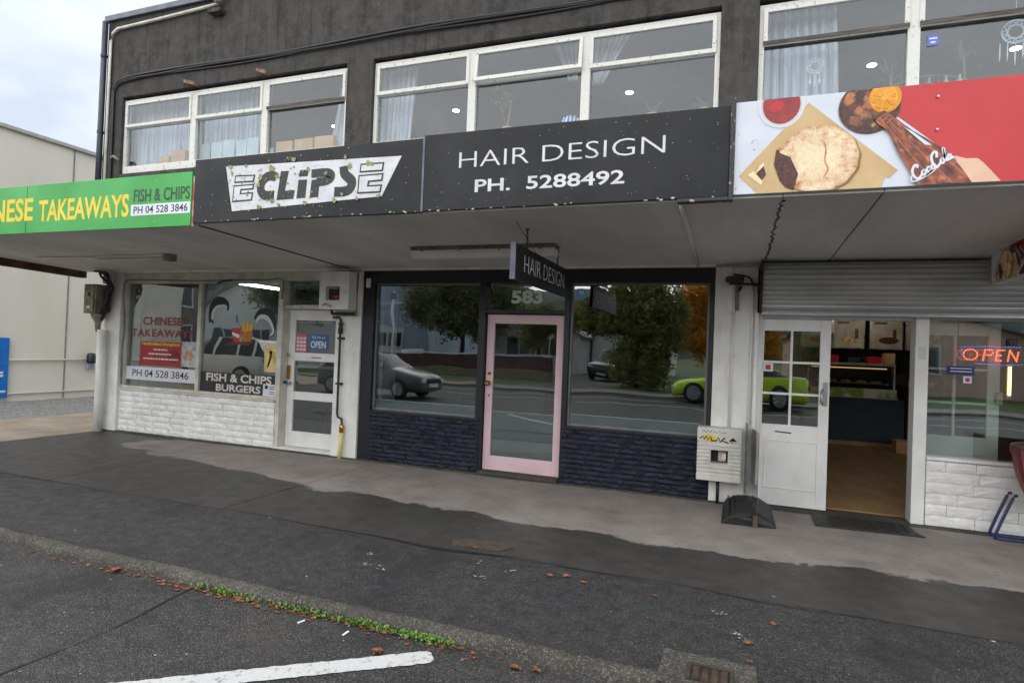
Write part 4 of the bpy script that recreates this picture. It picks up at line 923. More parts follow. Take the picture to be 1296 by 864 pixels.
B(-5.24, -5.06, -.26, -.2005, 2.19, 2.33).build('meter', darkp, mb, bevel=.005); B(-5.16, -5.08, -.265, -.2605, 2.2, 2.24).build('dial', signred, mb)
MB().tube([(-5.3, -.32, 2.1), (-5.22, -.35, 2.12), (-5.14, -.33, 2.09)], .012, 6).build('hasp', steelm, mb, smooth=True)
gp = thing('gas_pipe', 'rusty gas riser pipe with valve and yellow foot on the white pilaster', 'pipe', (-5.08, -.1, 0))
MB().tube([(-5.28, -.13, 2.06), (-5.28, -.13, 2.0), (-4.9, -.13, 2.0)], .022, 8).build('top_pipe', rustm, gp, smooth=True); MB().tube([(-4.89, -.12, 1.98), (-4.88, -.12, 2.56)], .014, 8).build('side_pipe', fusegrey, gp, smooth=True)
MB().tube([(-5.27, -.11, 1.95), (-5.17, -.11, 1.95), (-5.14, -.11, 1.92), (-5.135, -.11, .62), (-5.12, -.11, .57), (-5.06, -.11, .55), (-5.05, -.11, .5), (-5.05, -.11, .38)], .016, 8).build('riser', rustm, gp, smooth=True)
MB().lathe([(.018, 1.72), (.03, 1.73), (.032, 1.8), (.02, 1.82), (.03, 1.84), (.03, 1.87), (.018, 1.88)], (-5.138, -.11, 0), 'z', 10).build('valve', rustm, gp, smooth=True)
MB().tube([(-5.11, -.11, 1.9), (-5.06, -.13, 1.86), (-5.06, -.13, 1.76)], .006, 6).build('valve_lever', steelm, gp)
for z in (1.66, 1.03): B(-5.18, -5.09, -.12, -.06, z-.014, z+.014).build('pipe_clip', rustm, gp, bevel=.003)
MB().lathe([(.02, .36), (.034, .37), (.034, .46), (.02, .48)], (-5.05, -.11, 0), 'z', 8).build('coupling', brass, gp, smooth=True)
MB().tube([(-5.05, -.11, .36), (-5.06, -.12, .0)], .03, 10).build('foot_sleeve', M('cream_yellow_sleeve', srgb(220, 214, 160), srgb(206, 186, 60), .5, scale=9), gp, smooth=True)
# gas meter cover with graffiti
gc = thing('gas_meter_cover', 'pale ribbed gas meter cover scrawled with black graffiti on the right pilaster', 'meter cover', (-.12, -.15, .25))
gx0, gx1, gy0, gy1, gz0, gz1 = -.345, .1, -.24, -.061, .27, .84
bx = MB(); wx0, wx1, wz0, wz1 = -.205, -.03, .46, .61
bx.box(gx0, gx1, gy0, gy1, gz0, wz0); bx.box(gx0, gx1, gy0, gy1, wz1, gz1); bx.box(gx0, wx0, gy0, gy1, wz0, wz1); bx.box(wx1, gx1, gy0, gy1, wz0, wz1)
bx.build('cover', beigebox, gc)
for i in range(8):
    z = .375+i*.04
    if wz0-.02 < z < wz1+.005:
        B(gx0-.004, wx0-.012, gy0-.011, gy0, z-.013, z+.013).build('rib', beigebox, gc, bevel=.006); B(wx1+.012, gx1+.004, gy0-.011, gy0, z-.013, z+.013).build('rib', beigebox, gc, bevel=.006)
    else: B(gx0-.004, gx1+.004, gy0-.011, gy0, z-.013, z+.013).build('rib', beigebox, gc, bevel=.006)
B(gx0-.004, gx1+.004, gy0-.011, gy0, gz0, .345).build('skirt', beigebox, gc, bevel=.008); B(gx0-.004, gx1+.004, gy0-.008, gy0, .69, gz1-.01).build('top_band', beigebox, gc, bevel=.008)
B(wx0, wx1, -.1, -.095, wz0, wz1).build('recess_back', darkp, gc); B(-.13, -.05, -.17, -.101, .475, .59).build('meter', M('meter_pink', srgb(196, 176, 160)), gc, bevel=.006); B(-.09, -.05, -.176, -.1705, .5, .56).build('dial', signwhite, gc)
yg = gy0-.0082
gr = MB()
def scr(pts, w=.009): gr.prism(stroke(pts, w), facade(yg), 0, .0012)
scr([(-.32, .715), (-.29, .745), (-.28, .71), (-.25, .75), (-.24, .705), (-.21, .745), (-.2, .7)], .016); scr([(-.2, .7), (-.15, .705), (-.13, .74), (-.11, .695), (-.08, .73), (-.06, .74)], .014); scr([(-.06, .74), (-.1, .71), (-.03, .69)], .014); scr([(.06, .71), (-.02, .715), (.02, .745)], .007); scr([(-.02, .715), (.02, .69)], .007)
scr([(-.3, .79), (-.28, .81), (-.26, .785), (-.24, .81), (-.22, .785), (-.2, .81)], .006); scr([(-.18, .8), (-.14, .785), (-.12, .81), (-.1, .785), (-.05, .8)], .005)
gr.build('graffiti', darkp, gc)
poly_y(ell(-.215, .728, .075, .03, 14, -.1), yg+.0004, .0003).build('graffiti_fill', yellowp, gc)
MB().tube([(-.125, -.12, .27), (-.125, -.12, .01)], .017, 8).build('supply_pipe', rubber, gc, smooth=True)
tag(MB().tube([(-.03, -.075, .84), (-.02, -.075, 2.38)], .014, 8).build('wall_conduit', whitew, None, smooth=True), 'thin white conduit rising above the gas meter cover', 'conduit')
tag(MB().tube([(.165, -.075, .02), (.17, -.075, 2.3), (.15, -.09, 2.42)], .013, 8).build('wall_conduit', whitew, None, smooth=True), 'white conduit beside the shutter guide rail on the right pilaster', 'conduit')
wb = thing('wall_bracket', 'dark old metal bracket near the top of the right pilaster', 'bracket', (.0, -.12, 2.1))
MB().lathe([(0, -.1), (.03, -.09), (.045, 0), (.03, .09), (0, .1)], (-.02, -.16, 2.45), 'x', 12).build('roller', rustm, wb, smooth=True); MB().tube([(-.08, -.14, 2.41), (.22, -.14, 2.40)], .013, 8).build('rod', rustm, wb, smooth=True)
B(.0, .03, -.11, -.061, 2.12, 2.42).build('arm', pipegrey, wb, bevel=.003); MB().tube([(.05, -.1, 2.38), (.02, -.12, 2.33)], .014, 6).build('bolt', rustm, wb)
jb = thing('junction_box', 'small white junction box and cable at the top of the right pilaster', 'electrical box', (-.1, -.08, 2.5))
B(-.16, -.04, -.09, -.061, 2.53, 2.60).build('box', whitew, jb, bevel=.004); MB().tube(smoothline([(-.04, -.075, 2.52), (.08, -.08, 2.5), (.14, -.1, 2.47), (.16, -.12, 2.42), (.2, -.15, 2.38)]), .01, 6).build('cable', rustm, jb, smooth=True)

wc = thing('window_cable', 'old cable draped round the frame of the left takeaway window', 'cable', (-7.5, -.02, 1.0))
MB().tube(smoothline([(-9.48, -.02, .78), (-9.49, -.03, 1.3), (-9.47, -.02, 1.7), (-9.5, -.03, 2.2), (-9.47, -.03, 2.46), (-9.3, -.02, 2.50), (-8.6, -.02, 2.49), (-7.9, -.025, 2.475), (-7.2, -.02, 2.49), (-6.6, -.02, 2.485), (-6.27, -.03, 2.5), (-6.22, -.04, 2.40), (-6.24, -.035, 2.2)]), .011, 6).build('cable', fusegrey, wc, smooth=True)
MB().tube(smoothline([(-7.5, -.02, 2.44), (-7.35, -.05, 2.47), (-7.2, -.04, 2.48)]), .014, 6).build('loose_end', blackm, wc, smooth=True)
# ================================================================ print on the shop windows
YG = .0445
def wthing(name, label, cat, x, z): return thing(name, label, cat, (x, YG, z))
redl = M('faded_red_vinyl', srgb(150, 44, 48), srgb(128, 34, 40), .5, scale=9)
wt = wthing('window_lettering', 'red CHINESE TAKEAWAYS lettering on the left shop window', 'lettering', -8.7, 1.57)
ftext('lettering', 'CHINESE', -9.124, -8.269, 1.765, 1.90, YG, redl, wt, bold=.02); ftext('lettering', 'TAKEAWAYS', -9.378, -8.01, 1.575, 1.70, YG, redl, wt, bold=.02, space=1.15)
po = wthing('poster', 'red poster with yellow heading on the left shop window', 'poster', -8.7, 1.1)
posterm = M('poster_red', srgb(164, 44, 42), srgb(140, 34, 34), .5, scale=3)
B(-9.155, -8.25, .0525, .0545, 1.11, 1.50).build('sheet', posterm, po); ftext('heading', 'Handcrafted Dumplings', -9.12, -8.29, 1.425, 1.49, .0395, yellowp, po, bold=.02)
B(-9.155, -8.25, .0405, .0435, 1.11, 1.50).build('backing', posterm, po)
for z, a, c in ((1.36, -8.85, -8.55), (1.29, -8.96, -8.46), (1.21, -9.08, -8.31)):
    x = a
    while x < c: w = rg.uniform(.03, .08); B(x, min(x+w, c), .0392, .0403, z, z+.022).build('text_line', signwhite, po); x += w+.015
poly_y(ell(-8.40, 1.27, .13, .11), .0403, .0006).build('bowl_print', M('dark_red_print', srgb(130, 20, 24)), po)
ph = wthing('poster', 'pale photo poster beside the red poster on the left shop window', 'poster', -8.1, 1.12)
B(-8.245, -7.94, .0405, .0435, 1.12, 1.52).build('sheet', M('photo_print', srgb(196, 200, 200), srgb(120, 130, 130), .5, scale=12), ph); B(-8.16, -8.02, .0398, .0404, 1.22, 1.38).build('figure_print', M('salmon_print', srgb(210, 160, 130), srgb(150, 110, 90), .5, scale=14), ph)
st = wthing('window_strip', 'white phone number strip across the left shop window', 'sign', -8.7, .86)
B(-9.46, -7.905, .0405, .0435, .865, 1.082).build('strip', signwhite, st); ftext('lettering', 'PH 04 528 3846', -9.309, -8.078, .92, 1.035, .0405, darkp, st, bold=.004)
st = wthing('window_strip', 'black strip reading FISH & CHIPS BURGERS across the second shop window', 'sign', -7.05, .77)
B(-7.825, -6.335, .0405, .0435, .765, 1.07).build('strip', M('dark_window_strip', srgb(44, 46, 50), srgb(38, 40, 44), .4), st); ftext('lettering', 'FISH & CHIPS', -7.705, -6.43, .93, 1.055, .0405, M('offwhite_vinyl', srgb(222, 214, 208)), st, bold=.025); ftext('lettering', 'BURGERS', -7.50, -6.63, .785, .895, .0405, MATS['offwhite_vinyl'], st, bold=.025)
nt_ = wthing('notice', 'small white notice at the corner of the black window strip', 'notice', -6.45, .73)
B(-6.58, -6.345, .036, .0386, .735, .94).build('sheet', signwhite, nt_); B(-6.545, -6.49, .0352, .0358, .87, .92).build('emblem', darkp, nt_)
for z, mt_ in ((.895, darkp), (.865, darkp), (.82, signred), (.79, signred)): B(-6.46, -6.37, .0352, .0358, z, z+.012).build('text_line', mt_, nt_)
cpo = wthing('poster', 'poster of golden chips at the right edge of the second shop window', 'poster', -6.45, 1.12)
B(-6.585, -6.335, .0405, .0435, 1.12, 1.54).build('sheet', M('chips_print', srgb(226, 206, 150), srgb(186, 150, 84), .5, scale=7), cpo)
for i in range(5): poly_y(stroke([(-6.56+rg.uniform(0, .12), 1.15+rg.uniform(0, .15)), (-6.48+rg.uniform(0, .12), 1.35+rg.uniform(0, .15))], .03), .0404, .0004).build('chip_print', M('chip_yellow_print', srgb(236, 214, 140)) if i == 0 else MATS['chip_yellow_print'], cpo)
m1 = [(-7.719,1.978),(-7.696,2.105),(-7.599,2.22),(-7.466,2.236),(-7.345,2.176),(-7.311,2.086),(-7.336,2.018),(-7.384,2.085),(-7.501,2.073),(-7.586,2.003),(-7.623,1.889),(-7.605,1.821),(-7.666,1.842),(-7.71,1.841)]
m1w = [(-7.663,1.899),(-7.646,2.014),(-7.576,2.094),(-7.459,2.118),(-7.371,2.108),(-7.353,2.047),(-7.413,2.085),(-7.515,2.061),(-7.591,1.992),(-7.62,1.877)]
m2 = [(-6.816,1.926),(-6.752,2.027),(-6.643,2.072),(-6.532,2.052),(-6.417,1.955),(-6.396,1.825),(-6.429,1.672),(-6.509,1.648),(-6.472,1.714),(-6.492,1.823),(-6.579,1.909),(-6.692,1.95),(-6.772,1.883)]
m2w = [(-6.785,1.882),(-6.734,1.954),(-6.624,1.978),(-6.525,1.931),(-6.451,1.824),(-6.425,1.704),(-6.509,1.652),(-6.465,1.736),(-6.52,1.844),(-6.62,1.908),(-6.703,1.906),(-6.755,1.839)]
for a, b_, l in ((m1, m1w, 'black leaping marlin decal, upper left on the second shop window'), (m2, m2w, 'black leaping marlin decal, to the right on the second shop window')):
    t = wthing('fish_decal', l, 'decal', a[0][0], a[0][1]); poly_y(smoothline(a+[a[0]], 3)[:-1], YG, .001).build('body_print', darkp, t); poly_y(smoothline(b_+[b_[0]], 3)[:-1], YG-.0012, .0006).build('belly_print', papergrey, t)
t = wthing('food_decal', 'drink cup and chips decal in the middle of the second shop window', 'decal', -7.05, 1.5)
poly_y([(-7.243, 1.761), (-7.062, 1.765), (-7.085, 1.542), (-7.191, 1.527)], YG, .001).build('cup_print', signred, t); poly_y([(-7.23, 1.70), (-7.08, 1.66), (-7.085, 1.60), (-7.22, 1.65)], YG-.0012, .0005).build('cup_stripe_print', signwhite, t)
poly_y(smoothline([(-7.245, 1.761), (-7.222, 1.811), (-7.152, 1.839), (-7.084, 1.814), (-7.059, 1.765)], 3), YG-.0012, .0005).build('lid_print', M('pale_teal_print', srgb(150, 180, 184)), t); MB().tube([(-7.14, YG-.002, 1.84), (-7.155, YG-.002, 1.95)], .006, 5).build('straw_print', darkp, t)
poly_y([(-7.06, 1.74), (-6.835, 1.74), (-6.85, 1.572), (-7.03, 1.554)], YG, .001).build('carton_print', M('amber_print', srgb(196, 128, 40), srgb(150, 80, 30), .5, scale=20), t)
for i in range(7): poly_y(stroke([(-7.03+i*.03, 1.72), (-7.045+i*.036+rg.uniform(-.01, .01), 1.82+rg.uniform(0, .04))], .022), YG-.0012, .0005).build('chip_print', yellowp if i % 2 else orange_m, t)
poly_y([(-7.379, 1.498), (-7.20, 1.545), (-6.795, 1.562), (-6.918, 1.491), (-7.033, 1.516)], YG-.0018, .0005).build('tray_print', M('muted_maroon_print', srgb(110, 50, 46)), t)
t = thing('door_sign', 'blue OPEN sign inside the white glazed door', 'sign', (-5.7, .145, 1.48))
B(-5.866, -5.535, .1435, .147, 1.485, 1.705).build('card', M('open_sign_blue', srgb(58, 112, 168)), t); ftext('lettering', 'OPEN', -5.835, -5.565, 1.505, 1.61, .1435, signwhite, t, bold=.03); ftext('lettering', 'YES, We are', -5.82, -5.58, 1.64, 1.68, .1435, signwhite, t, bold=.01)
t = thing('notice', 'red and white opening hours notice inside the white glazed door', 'notice', (-6, .145, 1.42))
B(-6.105, -5.905, .1435, .147, 1.425, 1.71).build('sheet', M('pink_notice', srgb(206, 120, 126), srgb(190, 96, 104), .6), t)
for i in range(4):
    for j in range(3): B(-6.085+j*.06, -6.04+j*.06, .1422, .1433, 1.46+i*.055, 1.495+i*.055).build('text_block', signwhite, t)
t = thing('sticker', 'round blue sticker at the top left of the right salon window', 'sticker', (-1.78, .047, 2.2))
poly_y(ell(-1.77, 2.30, .065, .075), .048, .001).build('disc', M('sticker_blue', srgb(120, 182, 228)), t); poly_y(ell(-1.77, 2.325, .03, .02), .0468, .0005).build('emblem', signwhite, t)
# right shop window: neon OPEN, stickers
on = thing('open_sign', 'lit red LED OPEN sign in the right shop window', 'sign', (2.37, .1, 1.66))
B(2.08, 2.66, .087, .092, 1.62, 1.82).build('backboard', glass_clear, on)
MB().tube([(2.1, .1, 1.82), (2.1, .1, 2.1)], .003, 5).build('hanging_cord', blackm, on); MB().tube([(2.64, .1, 1.82), (2.64, .1, 2.1)], .003, 5).build('hanging_cord', blackm, on)
redled = emit('red_led', (1, .10, .04), 2.2); blueled = emit('blue_led', (.12, .2, 1), .9)
def ledline(pts, r, mat, nm, step=.016):
    b = MB(); P = [Vector(p) for p in pts]
    for i in range(len(P)-1):
        n = max(1, int((P[i+1]-P[i]).length/step))
        for k in range(n):
            p = P[i].lerp(P[i+1], k/n); b.lathe([(0, -.004), (r, -.003), (r, .003)], (p.x, .082, p.y), 'y', 6)
    b.build(nm, mat, on)
zA, zB = 1.675, 1.778
ledline(ell(2.20, 1.727, .058, .052, 16)+[(2.258, 1.727)], .0065, redled, 'letter')
ledline([(2.305, zA), (2.32, zB), (2.375, zB), (2.385, 1.75), (2.37, 1.728), (2.315, 1.726)], .0065, redled, 'letter')
ledline([(2.475, zB), (2.42, zB), (2.41, zA), (2.47, zA)], .0065, redled, 'letter'); ledline([(2.415, 1.727), (2.465, 1.727)], .0065, redled, 'letter')
ledline([(2.505, zA), (2.52, zB), (2.575, zA), (2.59, zB)], .0065, redled, 'letter')
ledline([(2.12, 1.70), (2.13, 1.80), (2.3, 1.81), (2.62, 1.81)], .004, blueled, 'border', .022); ledline([(2.25, 1.64), (2.45, 1.63), (2.64, 1.645)], .004, blueled, 'border', .022)
t = thing('sticker', 'dark blue sticker below the OPEN sign', 'sticker', (2.12, .026, 1.5)); B(1.99, 2.22, .026, .029, 1.52, 1.605).build('sheet', M('navy_sticker', srgb(30, 50, 110)), t)
for z in (1.58, 1.55): B(2.02, 2.2, .0248, .0256, z, z+.008).build('text_line', signwhite, t)
t = thing('sticker', 'small white sticker below the dark blue one in the right shop window', 'sticker', (2.17, .026, 1.44)); B(2.13, 2.2, .026, .029, 1.44, 1.51).build('sheet', signwhite, t); poly_y(ell(2.165, 1.475, .02, .022, 12), .0255, .0004).build('emblem', signred, t)
t = thing('sensor_box', 'small dark box on the right shop window above the OPEN sign', 'sensor', (2.5, .02, 1.8)); B(2.475, 2.555, -.005, .028, 1.82, 1.89).build('case', blackm, t, bevel=.01)
t = thing('door_latch', 'grey latch on the edge of the sliding door behind the right window', 'latch', (2.46, .13, 1.2)); B(2.43, 2.49, .12, .149, 1.24, 1.36).build('case', steelm, t, bevel=.008)

# ================================================================ rooms behind the glass
def room(x0, x1, y0, y1, z0, z1, wm, fm, cm_, lab):
    w = MB(); t = .1
    w.box(x0-t, x0, y0, y1+t, z0, z1); w.box(x1, x1+t, y0, y1+t, z0, z1); w.box(x0, x1, y1, y1+t, z0, z1)
    struct(w.build('interior_wall', wm, loc=(0, 0, 0)), 'walls inside the '+lab); struct(B(x0, x1, y0, y1, z0-.1, z0).build('interior_floor', fm, loc=(0, 0, 0)), 'floor inside the '+lab); struct(B(x0, x1, y0, y1, z1, z1+.1).build('interior_ceiling', cm_, loc=(0, 0, 0)), 'ceiling inside the '+lab)
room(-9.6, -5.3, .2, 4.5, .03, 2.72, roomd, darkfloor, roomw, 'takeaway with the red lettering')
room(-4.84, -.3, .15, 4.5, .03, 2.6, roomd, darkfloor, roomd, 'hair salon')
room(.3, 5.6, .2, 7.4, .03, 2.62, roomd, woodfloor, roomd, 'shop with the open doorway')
room(-10.0, -5.12, .26, 4.6, 3.5, 5.75, roomup, darkfloor, ceilm, 'left upstairs room'); room(-5.0, -.1, .26, 4.6, 3.5, 5.75, roomup, darkfloor, ceilm, 'middle upstairs room'); room(.02, 5.2, .26, 4.6, 3.5, 5.75, roomup, darkfloor, ceilm, 'right upstairs room')
# lit tube in the takeaway
tubem = emit('lit_tube', (.9, 1, .95), 9)
t = thing('tube_light', 'lit fluorescent tube on the ceiling inside the left takeaway', 'light', (-8.88, 2.35, 2.6)); B(-8.93, -8.83, 1.75, 2.95, 2.68, 2.715).build('body', lamp_off, t); MB().tube([(-8.88, 1.8, 2.65), (-8.88, 2.9, 2.65)], .02, 8).build('tube', tubem, t, smooth=True)
# takeaway interior: counter, hanging board
t = thing('counter', 'grey serving counter inside the left takeaway', 'counter', (-7.5, 3, 0)); B(-9.2, -6.2, 2.9, 3.5, .03, 1.05).build('body', roomw, t, bevel=.01); B(-9.25, -6.15, 2.85, 3.55, 1.051, 1.09).build('top', papergrey, t, bevel=.006)
t = thing('menu_board', 'dark menu board hanging inside the left takeaway', 'board', (-8.6, 3.2, 2.0)); B(-9.3, -8.0, 3.6, 3.64, 1.9, 2.5).build('board', M('slate_board', srgb(70, 74, 92)), t, bevel=.01); 
for i in range(6): B(-9.2, -8.1-.2*(i % 2), 3.594, 3.599, 2.0+i*.075, 2.025+i*.075).build('text_line', papergrey, t)
tag(MB().lathe([(0, .05), (.14, .05), (.15, .07), (.14, .1), (.03, .12), (.025, .42), (.16, .44), (.19, .48), (.16, .5), (0, .5)], (-6.2, 1.0, 0), 'z', 14).build('stool', rubber, None, smooth=True), 'dark round stool behind the white glazed door', 'stool')
tag(B(-9.42, -9.2, .25, .9, .03, 2.45).build('room_divider', roomw, None, bevel=.02), 'pale vertical panel inside the left edge of the takeaway window', 'panel')
# salon interior, a pale jamb seen at the left
tag(B(-4.66, -4.6, .14, .5, .1, 2.5).build('inner_jamb', M('pale_reveal', srgb(190, 194, 192)), None), 'pale inner reveal at the left edge of the salon window', 'panel')
tag(B(-4.5, -3.4, 4.0, 4.4, .03, 2.0).build('cabinet', roomw, None, bevel=.01), 'tall pale cabinet at the back of the empty salon', 'cabinet')
# shop with the open doorway
ctm = M('dark_teal_counter', srgb(26, 52, 66), srgb(20, 42, 54), .5, scale=3)
c_ = thing('counter', 'dark teal counter facing the open doorway', 'counter', (2.4, 6.2, 0))
B(1.3, 3.0, 5.9, 6.6, .12, .93).build('front', ctm, c_, bevel=.008); B(1.32, 2.98, 5.95, 6.6, .03, .119).build('plinth', M('beige_plinth', srgb(178, 152, 118)), c_)
dc = thing('display_case', 'heated glass display case on the teal counter', 'display case', (2.35, 6.2, .93))
B(1.35, 2.88, 5.92, 6.5, .932, 1.0).build('base', steelm, dc, bevel=.004); B(1.4, 2.86, 5.905, 5.92, .95, 1.12).build('price_panel', M('lime_print', srgb(150, 170, 60), srgb(220, 224, 214), .5, scale=5, lo=.45, hi=.55), dc)
B(1.35, 2.85, 5.95, 6.5, 1.55, 1.60).build('top', steelm, dc, bevel=.004)
for x in (1.37, 2.83): B(x-.015, x+.015, 5.97, 6.48, 1.0, 1.55).build('end_frame', steelm, dc)
MB().add([(1.39, 5.95, 1.0), (2.81, 5.95, 1.0), (2.81, 6.05, 1.55), (1.39, 6.05, 1.55), (1.39, 5.955, 1.0), (2.81, 5.955, 1.0), (2.81, 6.055, 1.55), (1.39, 6.055, 1.55)], [(0, 1, 2, 3), (4, 5, 6, 7), (0, 1, 5, 4), (1, 2, 6, 5), (2, 3, 7, 6), (3, 0, 4, 7)]).build('front_glass', glass_clear, dc)
B(1.39, 2.81, 6.46, 6.48, 1.0, 1.55).build('back_panel', blackm, dc); B(1.39, 2.81, 6.1, 6.45, 1.2, 1.21).build('shelf', steelm, dc)
for i in range(5): MB().lathe([(.0, 0), (.09, .0), (.1, .03), (.06, .05), (0, .055)], (1.55+i*.26, 6.25, 1.212), 'z', 10).build('pie', pie_m, dc, smooth=True)
MB().tube([(1.45, 6.2, 1.5), (2.75, 6.2, 1.5)], .012, 6).build('warming_lamp', emit('warm_lamp', (1, .6, .25), .2), dc)
for i, (x, w_) in enumerate(((1.62, .28), (2.05, .22), (2.38, .24), (2.68, .16))):
    tag(B(x, x+w_, 6.0, 6.3, 1.602, 1.602+(.14, .09, .12, .2)[i]).build('carton', (signred, greenp, signred, card)[i], None, bevel=.006), ('wide red carton on the display case', 'low green carton on the display case', 'small red carton on the display case', 'tall brown carton at the right end of the display case')[i], 'box')
for i, x in enumerate((1.28, 1.86, 2.52, 3.14)):
    t = thing('menu_board', ('picture menu board above the counter, leftmost in the doorway', 'picture menu board above the display case, second from the left', 'picture menu board above the right end of the display case', 'picture menu board at the right edge of the doorway')[i], 'board', (x+.28, 6.7, 1.9), 'menu boards above the counter')
    B(x, x+.58, 6.62, 6.68, 1.88, 2.52).build('frame', steelm, t, bevel=.006); B(x+.02, x+.56, 6.612, 6.6195, 1.9, 2.5).build('picture', M('menu_print', srgb(206, 204, 192), srgb(170, 160, 140), .5, scale=3) if i == 0 else MATS['menu_print'], t)
    B(x+.08, x+.3, 6.609, 6.6118, 2.38, 2.42).build('heading', darkp, t); poly_y(ell(x+.33, 2.06, .17, .07, 18), 6.611, .002).build('dish_print', (cola_hi, pie_m, fill_m, pie_m)[i], t); B(x+.4, x+.46, 6.6075, 6.609, 2.08, 2.28).build('bottle_print', (cola_m, greenp, cola_m, greenp)[i], t)
t = thing('drinks_fridge', 'dark red drinks fridge beside the counter', 'fridge', (3.35, 6.4, 0)); B(3.02, 3.7, 5.9, 6.7, .03, 1.2).build('body', M('maroon_enamel', srgb(92, 24, 30)), t, bevel=.02); B(3.08, 3.64, 5.88, 5.899, .3, 1.1).build('door', blackm, t, bevel=.006)
for i in range(4): B(3.1+i*.14, 3.2+i*.14, 6.0, 6.15, 1.202, 1.3+.06*(i % 2)).build('tub', (papergrey, darkp, signwhite, darkp)[i], t)
tag(B(2.72, 2.98, 5.2, 5.5, .03, .26).build('carton', card, None, bevel=.008), 'cardboard carton on the floor before the counter', 'box')
for i, (x, y) in enumerate(((1.3, 1.4), (2.4, 5.5))):
    t = thing('tube_light', ('lit ceiling tube just inside the open doorway', 'lit ceiling tube over the counter')[i], 'light', (x, y, 2.55)); B(x-.5, x+.5, y-.05, y+.05, 2.585, 2.618).build('body', lamp_off, t); MB().tube([(x-.47, y, 2.56), (x+.47, y, 2.56)], .018, 8).build('tube', emit('warm_tube%d' % i, (1, .88, .68), 7), t)
t = thing('led_strip', 'upright yellow light strip behind the right shop window', 'light', (2.6, .35, 1.33)); MB().tube([(2.62, .35, 1.33), (2.62, .35, 1.62)], .012, 8).build('strip', emit('yellow_strip', (1, .68, .2), 2.5), t); B(2.6, 2.64, .363, .38, 1.3, 1.65).build('channel', steelm, t)
# ---- upstairs: curtains, sill clutter, lamps
def curtain(x0, x1, z0, z1, y, folds, label, x0b=None, x1b=None, amp=.035):
    b = MB(); nx = folds*8; nz = 10; x0b = x0 if x0b is None else x0b; x1b = x1 if x1b is None else x1b
    for j in range(nz+1):
        s = j/nz
        for i in range(nx+1):
            u = i/nx; xa = x0b+(x1b-x0b)*u; xb = x0+(x1-x0)*u
            x = xa+(xb-xa)*s
            b.v.append((x+.012*math.sin(i*1.9+s*3), y+amp*math.sin(u*folds*2*math.pi+.7*math.sin(u*9))*(1-.35*s)+.01*math.sin(s*5+i), z0+(z1-z0)*s))
    for j in range(nz):
        for i in range(nx): k = j*(nx+1)+i; b.f.append((k, k+1, k+nx+2, k+nx+1))
    return tag(b.build('curtain', curtm, None, smooth=True, solid=.004), label, 'curtain')
curtain(-9.95, -8.35, 4.2, 5.62, .32, 15, 'pale net curtain behind the leftmost upper window light'); curtain(-8.3, -6.95, 4.2, 5.62, .32, 13, 'pale net curtain behind the second upper window light')
curtain(-5.55, -5.35, 4.2, 5.62, .3, 3, 'narrow curtain gathered at the right end of the left upper window', -5.85, -5.4)
curtain(-4.95, -4.32, 4.2, 5.55, .32, 6, 'pale curtain at the left end of the middle upper window', -4.95, -4.42); curtain(-1.78, -1.30, 5.0, 5.62, .32, 6, 'short gathered curtain behind the third light of the middle upper window', -1.80, -1.66)
curtain(-2.35, -2.0, 5.1, 5.62, .36, 4, 'wisp of curtain at the right of the propped open window light', -2.12, -2.0); curtain(.16, .95, 4.2, 5.62, .32, 8, 'grey curtain at the left end of the right upper window', .16, 1.0)
SH = 4.43
struct(B(-9.9, 5, .131, .42, 4.2, SH-.003).build('inner_sill', peel, loc=(0, 0, 0)), 'deep inner sill behind the upper windows')
for x0, x1, h, l in ((-9.1, -8.88, .15, 'small cardboard box on the left upper sill'), (-8.83, -8.52, .22, 'larger cardboard box beside the small one on the left upper sill')):
    t = thing('cardboard_box', l, 'box', ((x0+x1)/2, .25, SH)); B(x0, x1, .17, .26, SH, SH+h).build('carton', card, t, bevel=.004); B(x0+.02, x1-.02, .167, .1695, SH+h*.45, SH+h*.52).build('tape', M('tape_tan', srgb(190, 150, 110)) if 'tape_tan' not in MATS else MATS['tape_tan'], t)
names = ('sage card standing first in the row on the upper sill', 'pale card second in the row on the upper sill', 'pale card in the middle of the row on the upper sill', 'pale card fourth in the row on the upper sill', 'pale card last in the row before the window post')
for i, (a, c) in enumerate(((-8.24, -7.99), (-7.97, -7.74), (-7.72, -7.48), (-7.46, -7.25), (-7.23, -7.0))):
    tag(B(a, c, .17+.01*(i % 2), .185+.01*(i % 2), SH, SH+.28+.012*i % .03).build('display_card', papergreen if i == 0 else papergrey, None, bevel=.003), names[i], 'card', 'cards lined up on the upper sill')
for i, (a, c) in enumerate(((-6.66, -6.36), (-6.31, -5.98), (-5.95, -5.61))):
    tag(B(a, c, .17, .24, SH, SH+.19+.01*i).build('brown_card', card, None, bevel=.004), ('brown card box nearest the window post on the upper sill', 'middle of the three brown card boxes on the upper sill', 'brown card box nearest the curtain end on the upper sill')[i], 'box', 'brown card boxes on the upper sill')
tag(B(-6.86, -6.74, .2, .215, SH, SH+.12).build('display_card', papergrey, None), 'tiny blue card beside the brown card boxes', 'card')
dlm = emit('downlight', (1, .82, .55), 7)
